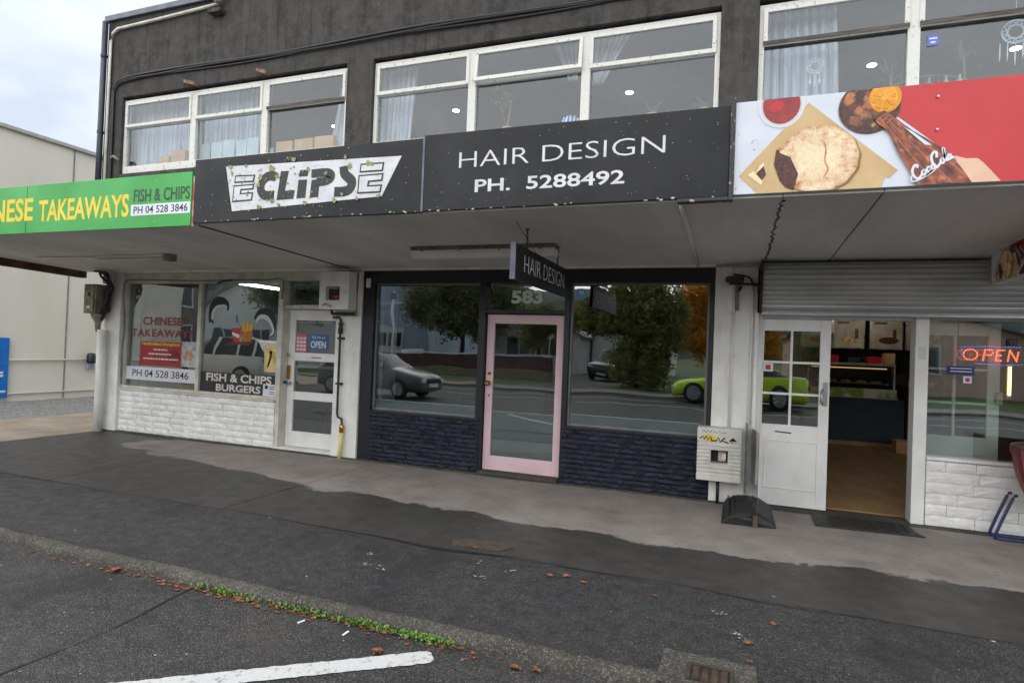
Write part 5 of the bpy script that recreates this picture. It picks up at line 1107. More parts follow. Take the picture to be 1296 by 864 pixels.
for i, (x, y) in enumerate(((-7.31, 2.41), (-4.7, 2.31), (-1.69, 2.36), (1.66, 2.35), (3.28, 2.33))):
    t = thing('downlight', ('lit downlight seen in the left upper window', 'lit downlight seen beside the first post of the middle upper window', 'lit downlight seen in the last light of the middle upper window', 'lit downlight seen in the first light of the right upper window', 'lit downlight behind the white dreamcatcher')[i], 'light', (x, y, 5.72), 'downlights upstairs')
    MB().lathe([(.05, 0), (.085, -.004), (.09, -.012), (.055, -.014)], (x, y, 5.748), 'z', 18).build('rim', steelm, t, smooth=True); MB().lathe([(0, -.006), (.06, -.006), (.06, -.001), (0, -.001)], (x, y, 5.732), 'z', 18).build('lens', dlm, t)
def dreamcatcher(x, z, r, y, label, feathers):
    t = thing('dreamcatcher', label, 'ornament', (x, y, z-3*r)); MB().tube([(x+r*math.cos(a), y, z+r*math.sin(a)) for a in [2*math.pi*k/24 for k in range(25)]], .008, 6, False).build('hoop', signwhite, t, smooth=True)
    w = MB()
    for k in range(10):
        a = 2*math.pi*k/10
        for rr_, st_ in ((r, 3), (r*.66, 2)):
            b = a+2*math.pi*st_/10; w.tube([(x+rr_*math.cos(a), y, z+rr_*math.sin(a)), (x+rr_*math.cos(b), y, z+rr_*math.sin(b))], .004, 4)
    w.build('web', signwhite, t); MB().tube([(x, y, z+r), (x, y, z+r+.25)], .003, 4).build('cord', signwhite, t)
    for k in range(feathers):
        fx = x+(k-(feathers-1)/2)*r*.55; l = r*(1.6+.5*(k == feathers//2)); z1 = z-r*.9
        MB().tube([(fx, y, z1), (fx, y, z1-l*.4), (fx, y, z1-l*.7), (fx, y, z1-l)], [.004, .006, .018 if feathers < 5 else .007, .003], 6).build('feather', signwhite, t, smooth=True)
dreamcatcher(.735, 4.85, .085, .2, 'small grey dreamcatcher with feathers hanging before the curtain', 3); dreamcatcher(2.535, 4.97, .115, .2, 'large white dreamcatcher at the right edge of the picture', 5)
plm = M('house_plant_leaf', srgb(98, 128, 70), srgb(60, 92, 46), .5, scale=12); stemm = M('plant_stem', srgb(150, 128, 92), srgb(110, 96, 64), .7)
def plant(x, y, z, h, kind, label, seed=1):
    rg_ = random.Random(seed); t = thing('house_plant', label, 'plant', (x, y, z))
    MB().lathe([(.05, 0), (.07, .1), (.075, .11), (.06, .11), (.0, .1)], (x, y, z), 'z', 12).build('pot', card, t, smooth=True)
    if kind == 'tree':
        MB().tube([(x, y, z+.1), (x+.02, y, z+h*.5), (x+.05, y, z+h*.85)], .012, 6).build('stake', stemm, t); MB().tube([(x, y, z+.1), (x-.08, y, z+h*.6), (x-.14, y, z+h*.95)], .006, 5).build('stem', plm, t)
    n = 26 if kind == 'tree' else 16
    for i in range(n):
        a = rg_.uniform(0, 2*math.pi)
        if kind == 'tree': c = Vector((x-.12+rg_.gauss(0, .07), y+rg_.gauss(0, .06), z+h+rg_.gauss(0, .07))); d_ = Vector((math.cos(a), math.sin(a)*.6, rg_.uniform(-.6, .4))).normalized(); l = rg_.uniform(.05, .09); w_ = .03
        elif kind == 'spiky': c = Vector((x, y, z+.1)); d_ = Vector((math.cos(a), math.sin(a), rg_.uniform(.3, 1.3))).normalized(); l = h*rg_.uniform(.7, 1.1); w_ = .014
        else: c = Vector((x+rg_.gauss(0, .08), y+rg_.gauss(0, .05), z+h*rg_.uniform(.2, .9))); d_ = Vector((math.cos(a), math.sin(a), rg_.uniform(-.3, .7))).normalized(); l = rg_.uniform(.08, .2); w_ = .012
        s_ = d_.cross(Vector((0, 0, 1))).normalized()*w_; e = c+d_*l; md_ = c+d_*l*.55+Vector((0, 0, .02))
        MB().add([c, md_+s_, e+Vector((0, 0, -.03)), md_-s_], [(0, 1, 2, 3)]).build('leaf', plm, t, solid=.002)
    if kind == 'bare':
        for i in range(5): a = rg_.uniform(-1, 1); MB().tube([(x, y, z+.1), (x+.03*a, y, z+h*.6), (x+.16*a, y+.05*rg_.uniform(-1, 1), z+h*rg_.uniform(.75, 1))], .005, 5).build('twig', stemm, t)
    return t
plant(-2.93, .3, SH, .56, 'tree', 'small staked plant with round green crown on the middle upper sill', 3); plant(-1.03, .32, SH, .22, 'spiky', 'spiky green plant on the middle upper sill', 4); plant(-.42, .32, SH, .26, 'spiky', 'spiky plant at the right end of the middle upper sill', 5)
plant(1.5, .34, SH, .48, 'bare', 'bare twiggy plant before the post of the right upper window', 6); plant(2.17, .36, SH, .62, 'bare', 'tall thin plant between the post and the white dreamcatcher', 7)
t = thing('cloth_bundle', 'crumpled blue and white striped cloth on the middle upper sill', 'cloth', (-2.03, .26, SH))
b = MB(); rg_ = random.Random(3)
for j in range(6):
    for i in range(12): a = 2*math.pi*i/12; r_ = (.13*math.cos(j/5*1.45)+.002)*(1+.25*math.sin(3*a+j)); b.v.append((-2.03+r_*math.cos(a)*1.25, .26+r_*math.sin(a)*.6, SH+.15*math.sin(j/5*1.5)*(1+.2*math.sin(2*a))))
for j in range(5):
    for i in range(12): b.f.append((j*12+i, j*12+(i+1) % 12, j*12+12+(i+1) % 12, j*12+12+i))
mt_, nt, out = newmat('striped_cloth'); wv = N(nt, 'ShaderNodeTexWave', {'Vector': pos(nt, (1, 1, 2)), 'Scale': 7., 'Distortion': 3.}); bsdf(nt, out, mixc(nt, ramp(nt, wv.outputs['Fac'], .4, .6), srgb(70, 110, 190), srgb(225, 230, 238)), .8)
b.build('fold', mt_, t, smooth=True)
t = thing('cane_chair', 'round backed cane chair behind the right upper window', 'chair', (1.85, .75, 4.0))
MB().tube(smoothline([(1.35, .8, 4.2), (1.42, .8, 4.62), (1.65, .8, 4.80), (1.95, .8, 4.86), (2.25, .8, 4.80), (2.45, .8, 4.62), (2.5, .8, 4.2)], 5), .014, 8).build('back_rim', stemm, t, smooth=True)
for i in range(9): x = 1.45+i*.12; MB().tube([(x, .8, 4.2), (x, .8, 4.58+.25*math.sin(math.pi*(i+.6)/9.4))], .006, 5).build('spindle', stemm, t)
B(1.4, 2.45, .6, 1.1, 4.1, 4.18).build('seat', stemm, t, bevel=.03)
for i, (x, m_) in enumerate(((1.83, 'teal_glass'), (1.98, 'clear_glass'), (2.1, 'clear_glass_b'))):
    tag(MB().lathe([(0, 0), (.03, 0), (.034, .01), (.034, .11), (.012, .16), (.012, .2), (0, .2)], (x, .28, SH), 'z', 12).build('bottle', M(m_, srgb(120, 160, 150) if i == 0 else srgb(170, 180, 180), rough=.15), None, smooth=True), ('teal bottle next to the post on the right upper sill', 'clear bottle in the middle on the right upper sill', 'clear bottle furthest from the post on the right upper sill')[i], 'bottle', 'bottles on the right upper sill')
t = thing('sticker', 'small blue sticker at the top of the right upper window', 'sticker', (1.81, .08, 4.88)); B(1.755, 1.855, .083, .0865, 4.875, 4.985).build('sheet', M('violet_sticker', srgb(100, 110, 190)), t); B(1.77, 1.84, .081, .0825, 4.94, 4.955).build('text_line', signwhite, t); B(1.785, 1.825, .081, .0825, 4.9, 4.915).build('text_line', signwhite, t)

# ================================================================ on the footpath
mt = thing('door_mat', 'dark rubber mat before the open doorway', 'mat', (1.2, -.3, 0))
P = [(.80, -.06), (1.60, -.06), (1.72, -.50), (.79, -.56)]
MB().prism(P, lambda a, b, d: (a, b, d), .001, .014).build('mat', rubber, mt, bevel=.004)
for i in range(9): a = .84+i*.095; B(a, a+.07, -.5, -.1, .0142, .018).build('rib', rubber, mt)
sd = thing('display_stand', 'clear poster stand with black rubber base beside the gas meter cover', 'sign', (.2, -.45, 0))
prof = [(-.07, .012), (-.03, .07), (.06, .115), (.2, .135), (.28, .12), (.38, .065), (.43, .012)]
b = MB(); n = len(prof)
ys = [-.93, -.9, -.1, -.07]; sc_ = [.8, 1, 1, .8]
for y, s_ in zip(ys, sc_):
    for x, z in prof: b.v.append((x, y+.06*(x > .2)*(y < -.5), z*s_ if z > .02 else .002))
for j in range(3):
    for i in range(n-1): b.f.append((j*n+i, j*n+i+1, (j+1)*n+i+1, (j+1)*n+i))
    b.f.append((j*n+n-1, j*n, (j+1)*n, (j+1)*n+n-1))
b.f += [tuple(range(n)), tuple(3*n+i for i in range(n))]
b.build('base', rubber, sd, bevel=.008)
B(.215, .255, -.955, -.94, .02, .12).build('metal_strap', M('bronze_strap', srgb(110, 96, 78), rough=.4, metal=.5), sd)
for i in range(3): B(-.02+i*.05, -.005+i*.05, -.9, -.12, .086+.013*i, .11+.01*i).build('grip_rib', rubber, sd)
pA, pB = Vector((.155, -.08)), Vector((.245, -.87))
def pan(b, z0, z1, o, th, u0=0, u1=1):
    d = (pB-pA); n_ = Vector((-d.y, d.x)).normalized(); a = pA+d*u0+n_*o; c = pA+d*u1+n_*o
    vs = [(a.x, a.y, z0), (c.x, c.y, z0), (c.x, c.y, z1), (a.x, a.y, z1)]; vs += [(x+n_.x*th, y+n_.y*th, z) for x, y, z in vs]
    return b.add(vs, [(0, 1, 2, 3), (4, 5, 6, 7), (0, 1, 5, 4), (1, 2, 6, 5), (2, 3, 7, 6), (3, 0, 4, 7)])
pan(MB(), .09, .90, 0, .004).build('clear_panel', glass_clear, sd); pan(MB(), .14, .885, .006, .002, .03, .99).build('poster', M('poster_print', srgb(150, 150, 156), srgb(96, 70, 82), .5, scale=7), sd)
pan(MB(), .58, .70, .0025+.006, .001, .2, .8).build('poster_photo', darkp, sd); pan(MB(), .58, .70, .0045, .001, .2, .8).build('poster_photo', darkp, sd); pan(MB(), .14, .90, -.012, .012, -.015, .0).build('edge_rail', steelm, sd)
# tub chair at the right edge
ch = thing('tub_chair', 'dark red ribbed tub chair with blue tube legs at the right edge', 'chair', (2.75, -.45, 0))
cxx, cyy = 2.83, -.42; b = MB(); nA, nZ = 48, 10
for j in range(nZ+1):
    s = j/nZ; z = .40+.50*s; r_ = .30+.12*math.sin(min(1, s*1.2)*math.pi/2)+.02*(s > .85)
    for i in range(nA): a = 2*math.pi*i/nA; rr_ = r_*(1+(.022 if i % 2 else 0)); hz = z if math.sin(a) > -.35 else min(z, .40+.30*s); b.v.append((cxx+rr_*math.cos(a), cyy+rr_*.9*math.sin(a), hz))
for j in range(nZ):
    for i in range(nA): b.f.append((j*nA+i, j*nA+(i+1) % nA, (j+1)*nA+(i+1) % nA, (j+1)*nA+i))
b.build('shell', M('maroon_plastic', srgb(122, 44, 46), srgb(92, 32, 36), .5, scale=6), ch, smooth=False, solid=.012)
MB().lathe([(0, .42), (.30, .42), (.30, .46), (0, .47)], (cxx, cyy, 0), 'z', 30).build('seat', M('seat_maroon', srgb(106, 36, 40)), ch, smooth=True)
MB().tube([(cxx+.43*math.cos(a), cyy+.39*math.sin(a), .905) for a in [R(-20)+R(220)*k/30 for k in range(31)]], .016, 8).build('rim', M('dark_cane', srgb(80, 74, 62)), ch, smooth=True)
blu = M('blue_tube', srgb(42, 48, 92), rough=.35)
for y in (-.22, -.09): MB().tube(smoothline([(2.50, y, .42), (2.47, y, .40), (2.36, y, .1), (2.35, y, .03), (2.42, y, .014), (3.15, y, .014), (3.22, y, .05), (3.1, y, .42)], 4), .014, 8).build('leg', blu, ch, smooth=True)

# ---- leaves, weeds and litter in the gutter
def flake(b, x, y, z, s, rg_, cup=.25):
    a = rg_.uniform(0, 6.28); n = 7; c = len(b.v); P = []
    for k in range(n):
        t = 2*math.pi*k/n; r_ = s*(.55+.45*abs(math.cos(t*1.5)))*rg_.uniform(.8, 1.15); P.append((x+r_*math.cos(t+a), y+r_*.75*math.sin(t+a), z+.004+s*cup*rg_.random()))
    b.v += P+[(x, y, z+.003)]; b.f += [(c+k, c+(k+1) % n, c+n) for k in range(n)]
rg_ = random.Random(11)
lt = MB()
for _ in range(640):
    t = rg_.random(); x = -5.0+4.0*t; den = math.exp(-((x+2.6)/1.1)**2)
    if rg_.random() > .1+den*.85: continue
    flake(lt, x, -4.04-abs(rg_.gauss(0, .04)), ROADZ, rg_.choice((.006, .009, .012, .016, .024))*rg_.uniform(.8, 1.2), rg_)
tag(lt.build('leaf_litter', leafm, None), 'brown leaf litter lying along the gutter', 'leaves', kind='stuff')
wd = MB()
for cx_, n_ in ((-3.05, 40), (-2.88, 30), (-2.45, 60), (-2.3, 40), (-2.05, 60), (-1.98, 30), (-1.75, 60), (-1.62, 60), (-1.5, 45), (-2.6, 20), (-3.2, 20)):
    for _ in range(n_*2):
        x = cx_+rg_.gauss(0, .075); y = -4.03-abs(rg_.gauss(.012, .022)); h = rg_.uniform(.008, .04); a = rg_.uniform(0, 6.28); l = rg_.uniform(.01, .022); c = len(wd.v)
        dx, dy = math.cos(a)*l, math.sin(a)*l
        wd.v += [(x, y, ROADZ+h*.4), (x+dx*.5-dy*.45, y+dy*.5+dx*.45, ROADZ+h), (x+dx, y+dy, ROADZ+h*.9), (x+dx*.5+dy*.45, y+dy*.5-dx*.45, ROADZ+h*.8)]; wd.f.append((c, c+1, c+2, c+3))
tag(wd.build('gutter_weeds', weedm, None), 'bright green weeds growing in the gutter along the kerb', 'weeds', kind='stuff')
pt = MB()
for _ in range(520):
    x = rg_.uniform(-9, 3); y = rg_.uniform(-3.8, -.3); flake(pt, x, y, .0045, rg_.uniform(.002, .007) if rg_.random() < .93 else rg_.uniform(.008, .016), rg_, .05)
for _ in range(160): flake(pt, rg_.uniform(-5, 1), rg_.uniform(-6, -4.05), ROADZ+.004, rg_.uniform(.003, .009), rg_, .05)
for cx_, cy_ in ((-2.55, -3.15), (-2.42, -3.35), (-2.3, -3.38), (-1.45, -3.0), (-1.6, -3.2), (-.05, -3.1), (.1, -3.35)):
    for _ in range(9): flake(pt, cx_+rg_.gauss(0, .035), cy_+rg_.gauss(0, .02), .005, rg_.uniform(.005, .014), rg_, .05)
tag(pt.build('litter_specks', litterw, None), 'pale gum spots, lichen and litter specks on the ground', 'litter', kind='stuff')
lv = [(-1.18, -2.97, .03, 'orange brown leaf left of the others on the asphalt strip'), (-1.07, -2.93, .032, 'orange brown leaf in the middle of the three on the asphalt strip'), (-.93, -2.98, .03, 'orange brown leaf right of the three on the asphalt strip'), (.12, -3.44, .035, 'brown leaf near the drain cover surround'), (-.17+.3, -3.66, .02, 'small reddish leaf on the edge of the drain surround'), (.28, -3.12, .03, 'curled brown leaf on the asphalt strip above the drain cover'), (-1.9, -2.66, .026, 'brown leaf on the tar seam beside the patch'), (-1.25, -3.1, .02, 'small brown leaf below the three on the asphalt strip'), (-.45, -3.0, .022, 'dark reddish leaf on the wet asphalt strip')]
for x, y, s, l in lv:
    b = MB(); flake(b, x, y, .004, s, rg_, .4); tag(b.build('fallen_leaf', leafm, None, solid=.001), l, 'leaf')
for x, y, s, l in ((-1.75, -4.28, .038, 'round orange leaf clump on the road above the white line'), (-1.02, -4.12, .03, 'orange leaf clump in the gutter right of the line end'), (-.9, -4.1, .025, 'small reddish leaf clump in the gutter right of the line end'), (-4.0, -4.08, .045, 'reddish leaf clump in the gutter at the left')):
    b = MB()
    for _ in range(7): flake(b, x+rg_.gauss(0, s*.4), y+rg_.gauss(0, s*.3), ROADZ+rg_.random()*.01, s*.7, rg_, .5)
    tag(b.build('leaf_clump', leafm, None), l, 'leaf')
for x, y, l, a in ((-2.35, -4.16, 'white cigarette end in the gutter litter', .9), (-2.08, -4.04, 'pale blue wrapper scrap among the gutter weeds', .2), (-2.03, -4.17, 'crumpled white paper scrap beside the gutter litter', 1.3)):
    b = MB().box(-.022, .022, -.007, .007, .001, .008); c, s = math.cos(a), math.sin(a); b.v = [(x+v[0]*c-v[1]*s, y+v[0]*s+v[1]*c, ROADZ+v[2]+.004*math.sin(v[0]*80)) for v in b.v]
    tag(b.build('litter_scrap', papergrey, None, bevel=.003), l, 'litter')

# ================================================================ the far side of the street (seen in the shop windows)
grassm = M('grass', srgb(74, 92, 44), srgb(52, 70, 32), .9, scale=9, bump=.6, bscale=50)
struct(B(-60, 60, -18.6, -16.6, -.3, .03).build('far_footpath', M('far_concrete', srgb(128, 124, 118), rough=.85), loc=(0, 0, 0)), 'footpath on the far side of the road')
struct(B(-60, 60, -60, -18.6, -.3, .02).build('grass_verge', grassm, loc=(0, 0, 0)), 'lawns behind the far footpath')
struct(B(-9.4, -5.2, -32, -18.6, -.2, .035).build('far_driveway', M('far_drive', srgb(84, 82, 80), rough=.8), loc=(0, 0, 0)), 'driveway on the far side of the road')
bark = M('bark', srgb(70, 60, 50), srgb(44, 38, 32), .9, scale=9, stretch=(1, 1, .2))
def tree(name, label, base_, trunk_h, clumps, n, size, mat, seed, cat='tree'):
    t = thing(name, label, cat, base_); x, y, z = base_
    MB().tube([(x, y, z-.1), (x+.05, y, z+trunk_h*.5), (x-.05, y, z+trunk_h)], [.2, .15, .1], 8).build('trunk', bark, t, smooth=True)
    for c, r in list(clumps)[:6]: MB().tube([(x, y, z+trunk_h*.6), ((x+c[0])/2, (y+c[1])/2, (z+trunk_h+c[2])/2), c], [.09, .06, .02], 6).build('limb', bark, t)
    leafmesh('crown', [c for c, r in clumps], [r for c, r in clumps], n, size, mat, t, .45, seed)
    return t
ivym = leafm2('ivy_leaf', srgb(160, 160, 96), srgb(98, 108, 58), 2.6); autm = leafm2('autumn_leaf', srgb(226, 176, 64), srgb(186, 128, 46), 1.5); dkm = leafm2('evergreen_leaf', srgb(146, 148, 106), srgb(94, 102, 68), 2.2); olm = leafm2('olive_leaf', srgb(146, 146, 88), srgb(98, 104, 56), 1.4)
tree('ivy_tree', 'dense ivy covered tree at the far roadside', (-4.2, -21.5, 0), 3, [((-4.2, -21.5, 3.5), (1.5, 1.3, 1.4)), ((-3.4, -21.3, 2.6), (1.3, 1.1, 1.6)), ((-4.6, -21.2, 1.2), (1.0, .9, 1.3)), ((-3.6, -21, .9), (.9, .8, 1.1)), ((-5.3, -21.8, 3.2), (1.2, 1, .9)), ((-6.4, -22, 3.0), (1.2, .9, .6)), ((-2.7, -21.4, 3.6), (.8, .8, 1.2)), ((-4.4, -21.8, 4.6), (1.5, 1.2, 1.0)), ((-6.2, -22.4, 4.0), (1.3, 1, .8)), ((-7.6, -23, 3.4), (1.2, .9, .7))], 36000, .085, ivym, 1)
tree('autumn_tree', 'yellow autumn tree behind the lime car', (-.3, -25, 0), 3, [((-1.2, -25, 4.4), (1.8, 1.5, 1.6)), ((.6, -25, 4.2), (1.9, 1.5, 1.8)), ((-1.4, -24.5, 2.6), (1.5, 1.2, 1.2)), ((.8, -24.6, 2.4), (1.4, 1.2, 1.2)), ((-.2, -25, 5.8), (1.5, 1.2, 1.0))], 26000, .1, autm, 2)
tree('spreading_tree', 'big spreading evergreen behind the far fence', (-16.5, -28, 0), 3.5, [((-18.5, -28, 5.0), (2.3, 1.8, 1.9)), ((-16, -28, 5.6), (2.5, 1.8, 2.0)), ((-13.8, -28, 4.8), (2, 1.6, 1.8)), ((-17, -27.5, 3.4), (2, 1.5, 1.3)), ((-14.8, -27.5, 3.1), (1.8, 1.4, 1.3)), ((-19.4, -28, 4.0), (1.5, 1.2, 1.1))], 24000, .11, dkm, 3)
tree('olive_tree', 'pale olive green tree beside the far driveway', (-10.2, -24.8, 0), 2.4, [((-10.3, -25, 3.4), (1.3, 1.1, 1.0)), ((-9.2, -25, 3.1), (1.3, 1.0, .8)), ((-10.6, -24.6, 2.2), (.8, .8, .8))], 9000, .08, olm, 4)
tree('roadside_shrub', 'dark shrub behind the far footpath to the right', (5, -26, 0), 2, [((4.5, -26, 2.4), (1.6, 1.4, 1.6)), ((6.5, -26, 2.2), (1.8, 1.4, 1.4))], 8000, .1, dkm, 5)
# fence with boards
fn = thing('board_fence', 'brown board fence with white rail on the far side', 'fence', (-15, -24, 0)); fm_ = M('brown_board', srgb(92, 62, 52), srgb(72, 48, 42), .8, scale=5)
for i in range(70): x = -20+i*.155; B(x, x+.145, -24.02, -24, .45, 1.2+.01*math.sin(i)).build('board', fm_, fn)
B(-20, -9.2, -24.06, -23.98, 1.22, 1.3).build('rail', signwhite, fn); B(-20, -9.2, -24.2, -24.0, 0, .44).build('stone_base', M('field_stone', srgb(150, 140, 112), srgb(96, 88, 70), .9, scale=7, bump=1), fn)
def house(name, label, x0, x1, y0, y1, h, rise, wm, rm, wins):
    t = thing(name, label, 'house', ((x0+x1)/2, y1, 0)); xm = (x0+x1)/2
    MB().prism([(x0, 0), (x1, 0), (x1, h), (xm, h+rise), (x0, h)], lambda a, b, d: (a, d, b), y0, y1).build('wall', wm, t)
    for s in (-1, 1):
        xe_ = x0-.4 if s < 0 else x1+.4; ze = h-.4*rise/((x1-x0)/2)
        MB().prism([(xe_, ze+.01), (xm, h+rise+.01), (xm, h+rise+.13), (xe_, ze+.13)], lambda a, b, d: (a, d, b), y0-.3, y1+.4).build('roof', rm, t)
    for a, c, z0, z1 in wins:
        f_ = frame(MB(), a, c, z0, z1, .09, y1, y1+.05); f_.box((a+c)/2-.04, (a+c)/2+.04, y1, y1+.05, z0+.09, z1-.09); w_ = f_.build('window', signwhite, t); B(a+.09, c-.09, y1+.005, y1+.02, z0+.09, z1-.09).build('pane', MATS['window_dark'], w_)
    return t
M('window_dark', srgb(40, 46, 54), rough=.1); wb_ = M('weatherboard', srgb(222, 224, 222), srgb(206, 208, 206), .6, scale=2, stretch=(.2, 1, 9)); rf_ = M('iron_roof', srgb(120, 124, 128), srgb(100, 104, 108), .5, stretch=(8, 1, 1)); brickm = M('terracotta_wall', srgb(208, 178, 162), srgb(190, 160, 144), .8, scale=5); blw = M('blue_grey_wall', srgb(168, 180, 198), srgb(150, 162, 182), .7, scale=1)
house('weatherboard_house', 'white weatherboard house behind the board fence', -16.5, -9.5, -38, -31, 2.6, 1.9, wb_, rf_, [(-14.6, -12.9, 1.2, 2.4), (-12, -10.8, 1.2, 2.4)])
house('garage_house', 'white house at the end of the far driveway', -9.3, -4.2, -40, -34, 2.6, 1.6, wb_, rf_, [(-6.0, -4.8, 1.0, 2.0)])
house('plastered_house', 'pale terracotta house on the far side to the right', 3, 13, -36, -28, 3.0, 1.8, brickm, rf_, [(4.2, 6, 1.2, 2.5), (8, 9.6, 1.2, 2.5)])
house('grey_house', 'pale grey house on the far side at the right', 14, 24, -36, -28, 3, 1.8, wb_, rf_, [(16, 18, 1.2, 2.4)])
house('brick_house', 'two storey brown brick house far left across the road', -44, -33, -32, -23, 5.4, 2.2, M('brown_brick_wall', srgb(128, 112, 100), srgb(104, 90, 80), .8, scale=4), rf_, [(-42.5, -40.5, 1, 2.4), (-39, -37, 1, 2.4), (-36, -34, 1, 2.4), (-42.5, -40.5, 3.6, 4.9), (-39, -37, 3.6, 4.9), (-36, -34, 3.6, 4.9)])
house('gabled_house', 'pale gabled house between the brick house and the warehouse', -32, -25, -29, -22, 3.4, 2.2, wb_, rf_, [(-31, -29.4, 1, 2.3), (-28, -26.4, 1, 2.3)])
tree('street_tree', 'tall dark tree far left across the road', (-24, -21, 0), 4, [((-24, -21, 5.5), (2.2, 2, 2)), ((-25.5, -21, 4.6), (1.6, 1.5, 1.5)), ((-22.8, -21, 4.4), (1.5, 1.4, 1.4))], 9000, .13, dkm, 8)
hl = MB(); nh = 120
for i in range(nh+1):
    x = -400+800*i/nh; h = 40+9*math.sin(i*.21)+5*math.sin(i*.53+1)  # hill heights raised so the shop panes reflect less bright sky
    hl.v += [(x, -260, -1), (x, -300, h*.7), (x, -340, h), (x, -420, -1)]
for i in range(nh):
    for j in range(3): hl.f.append((i*4+j, i*4+4+j, i*4+5+j, i*4+1+j))
struct(hl.build('hills', M('bush_hill', srgb(70, 84, 76), srgb(54, 66, 58), .95, scale=.05), loc=(0, 0, 0), smooth=True), 'bush covered hills beyond the far houses')
struct(B(-400, 400, -420, -60.01, -.5, -.1).build('far_land', grassm, loc=(0, 0, 0)), 'flat land before the hills')
wt = thing('warehouse', 'blue grey warehouse with roller door on the far side', 'building', (-27, -32, 0)); B(-34, -21.0, -44, -32, 0, 7.2).build('wall', blw, wt); B(-34.2, -20.8, -44.2, -31.8, 7.202, 7.5).build('parapet', rf_, wt); B(-34, -21.0, -32, -31.93, 4.6, 4.8).build('band', signwhite, wt); B(-27.5, -23.2, -32, -31.94, 0, 2.9).build('roller_door', wb_, wt)
for i in range(6): B(-27.4+i*.7, -26.85+i*.7, -31.938, -31.92, 1.6, 2.5).build('pane', MATS['window_dark'], wt)
lp_ = thing('lamp_post', 'thin white street pole on the far side', 'pole', (-15.6, -18, 0)); MB().tube([(-15.6, -18, 0), (-15.6, -18, 4.2)], [.07, .05], 10).build('pole', signwhite, lp_, smooth=True); B(-15.75, -15.45, -18.05, -17.95, 3.8, 4.15).build('plate', rf_, lp_)
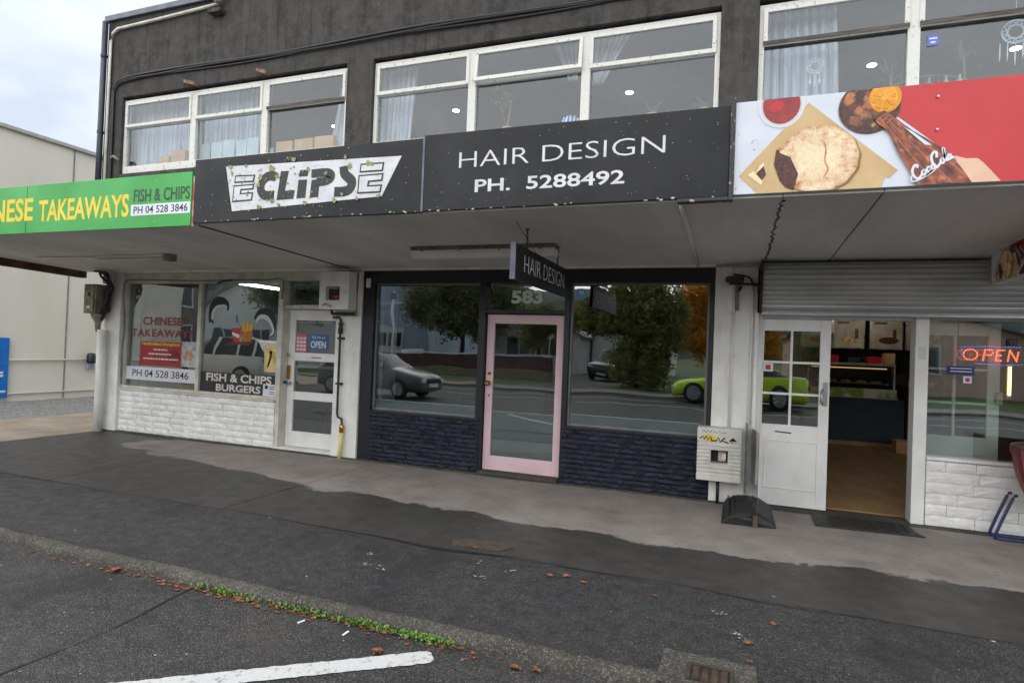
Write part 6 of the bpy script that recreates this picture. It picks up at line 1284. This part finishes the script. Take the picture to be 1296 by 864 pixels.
# ---- cars
tyrem = M('tyre', srgb(26, 26, 27), rough=.8); rimm = M('alloy', srgb(190, 192, 194), rough=.3, metal=.7); cglass = M('car_glass', srgb(26, 30, 34), rough=.08); lampm = M('headlamp', srgb(220, 224, 228), rough=.15); tailm = M('tail_lamp', srgb(150, 20, 24), rough=.2)
def paint(name, c):
    mt, nt, out = newmat(name); b_ = bsdf(nt, out, c, .35, 0, .5); b_.inputs['Coat Weight'].default_value = .8; b_.inputs['Coat Roughness'].default_value = .06; return mt
def car(label, cx_, cy_, rot, ln, wd_, st, pm, wr=.32, axles=(.2, .8), cat='car'):
    """st: stations (u along length 0 front..1 rear, belt height, roof height, half width factor)"""
    t = thing('parked_car', label, cat, (cx_, cy_, ROADZ if cy_ > -16.6 else .035)); t.rotation_euler = (0, 0, rot); ORG[t.name] = Vector((0, 0, 0))
    hw = wd_/2; body = MB(); gl = MB(); sec = []
    for u, zb, zr, wf in st:
        x = (u-.5)*ln; w = hw*wf; zl = .2
        s_ = [(x, w*.9, zl), (x, w, zl+.18), (x, w, zb-.14), (x, w*.95, zb)]
        s_ += [(x, w*(.74 if zr > zb+.05 else .8), zr), (x, w*.35, zr+.03)]
        sec.append(s_+[(p[0], -p[1], p[2]) for p in s_[::-1]])
    n = len(sec[0]); pil = [i for i in range(len(st)-1) if st[i+1][0]-st[i][0] < .022 and st[i][2] > st[i][1]+.3]
    body.v = [p for s_ in sec for p in s_]
    for i in range(len(sec)-1):
        for k in range(n-1):
            f = (i*n+k, (i+1)*n+k, (i+1)*n+k+1, i*n+k+1)
            cab = st[i][2] > st[i][1]+.05 or st[i+1][2] > st[i+1][1]+.05
            both = st[i][2] > st[i][1]+.05 and st[i+1][2] > st[i+1][1]+.05
            if k in (3, n-5) and cab or (k in (4, 5, 6) and cab and not both): gl.f.append(f)
            else: body.f.append(f)
        body.f.append((i*n+n-1, (i+1)*n+n-1, (i+1)*n, i*n))
    body.f += [tuple(range(n)), tuple((len(sec)-1)*n+k for k in range(n))]; gl.v = list(body.v)
    bo = body.build('body', pm, t, smooth=True, sub=1); bo.data.polygons.foreach_set('use_smooth', [True]*len(bo.data.polygons))
    gl.build('windows', cglass, t, sub=1)
    for i in pil:
        for s_ in (1, -1):
            q = [Vector(sec[j][k]) for j, k in ((i, 3), (i+1, 3), (i+1, 4), (i, 4))]; q = [Vector((v.x, s_*(v.y+.012), v.z)) for v in q]
            MB().add([tuple(v) for v in q], [(0, 1, 2, 3)]).build('pillar', pm, t, solid=.03)
    for u in axles:
        x = (u-.5)*ln
        for s_ in (-1, 1):
            w_ = MB().lathe([(wr*.62, -.1), (wr*.97, -.1), (wr, -.07), (wr, .07), (wr*.97, .1), (wr*.62, .1)], (x, s_*(hw-.06), wr), 'y', 24).build('wheel', tyrem, t, smooth=True)
            MB().lathe([(wr*.6, 0), (wr*.68, 0), (wr*.68, s_*.02), (wr*.6, s_*.02)], (x, s_*(hw+.025), wr), 'y', 24).build('rim', rimm, w_)
            sp = MB()
            for k in range(10): a = 2*math.pi*k/10; sp.tube([(x, s_*(hw+.03), wr), (x+wr*.64*math.cos(a), s_*(hw+.045), wr+wr*.64*math.sin(a))], .018, 5)
            sp.build('spokes', rimm, w_)
    f0 = st[0]
    for s_ in (-1, 1): MB().box(-ln/2-.01, -ln/2+.28, s_*hw*.62-.16, s_*hw*.62+.16, f0[1]-.12, f0[1]+.0).build('headlight', lampm, t, bevel=.03); MB().box(ln/2-.06, ln/2+.01, s_*hw*.7-.12, s_*hw*.7+.12, st[-1][1]-.18, st[-1][1]-.04).build('tail_light', tailm, t, bevel=.02)
    MB().box(-ln/2-.015, -ln/2+.02, -.26, .26, .36, .48).build('number_plate', signwhite, t)
    B(-ln/2-.012, -ln/2+.03, -hw*.55, hw*.55, .5, .62).build('grille', blackm, t, bevel=.01)
    for s_ in (-1, 1): MB().box(-.16*ln, -.16*ln+.12, s_*(hw+.02)-.07, s_*(hw+.02)+.07, .93, 1.05).build('mirror', pm, t, bevel=.02)
    return t
SPORT = [(0, .52, .53, .72), (.03, .6, .61, .9), (.12, .7, .71, 1), (.3, .82, .83, 1), (.34, .84, .88, 1), (.48, .87, 1.26, .98), (.62, .88, 1.3, .98), (.86, .9, .95, 1), (.97, .88, .9, .92), (1, .75, .76, .8)]
SUVP = [(0, .85, .86, .84), (.03, .95, .96, .95), (.2, 1.03, 1.04, 1), (.27, 1.05, 1.08, 1), (.4, 1.07, 1.62, .98), (.54, 1.08, 1.67, .98), (.56, 1.08, 1.68, .98), (.74, 1.08, 1.67, .98), (.76, 1.08, 1.665, .98), (.88, 1.08, 1.63, .97), (.9, 1.08, 1.62, .97), (.97, 1.06, 1.15, .95), (1, .95, .96, .9)]
SPORT2 = [(u, b_*1.14, r_*1.14, w_) for u, b_, r_, w_ in SPORT]
HATCH = [(0, .62, .63, .8), (.03, .74, .75, .93), (.22, .88, .89, 1), (.27, .9, .93, 1), (.42, .93, 1.36, .98), (.58, .94, 1.4, .98), (.6, .94, 1.4, .98), (.8, .95, 1.36, .97), (.82, .95, 1.35, .97), (.86, .95, 1.32, .97), (.97, .95, 1.02, .95), (1, .85, .86, .9)]
car('lime green sports car parked on the far side of the road', 0.15, -15.6, 0, 4.5, 1.86, SPORT2, paint('lime_paint', srgb(196, 232, 30)), .38, (.19, .79))
car('black four wheel drive in the far driveway', -6.5, -27.5, R(-82), 4.6, 1.95, SUVP, paint('black_paint', srgb(16, 17, 19)), .36)
car('grey hatchback parked in the bays to the left', -10.8, -9.6, R(180), 4.1, 1.72, HATCH, paint('grey_paint', srgb(92, 96, 100)))
car('white wagon parked before the far warehouse', -19.8, -27.5, R(60), 4.4, 1.8, HATCH, paint('white_paint', srgb(220, 222, 222)))
car('white sport utility parked further left along the road', -17.2, -9.8, 0, 4.5, 1.85, SUVP, MATS['white_paint'], .35)
car('dark blue hatchback on the far side at the left', -23.5, -17.6, 0, 4.2, 1.75, HATCH, paint('blue_paint', srgb(40, 56, 84)))
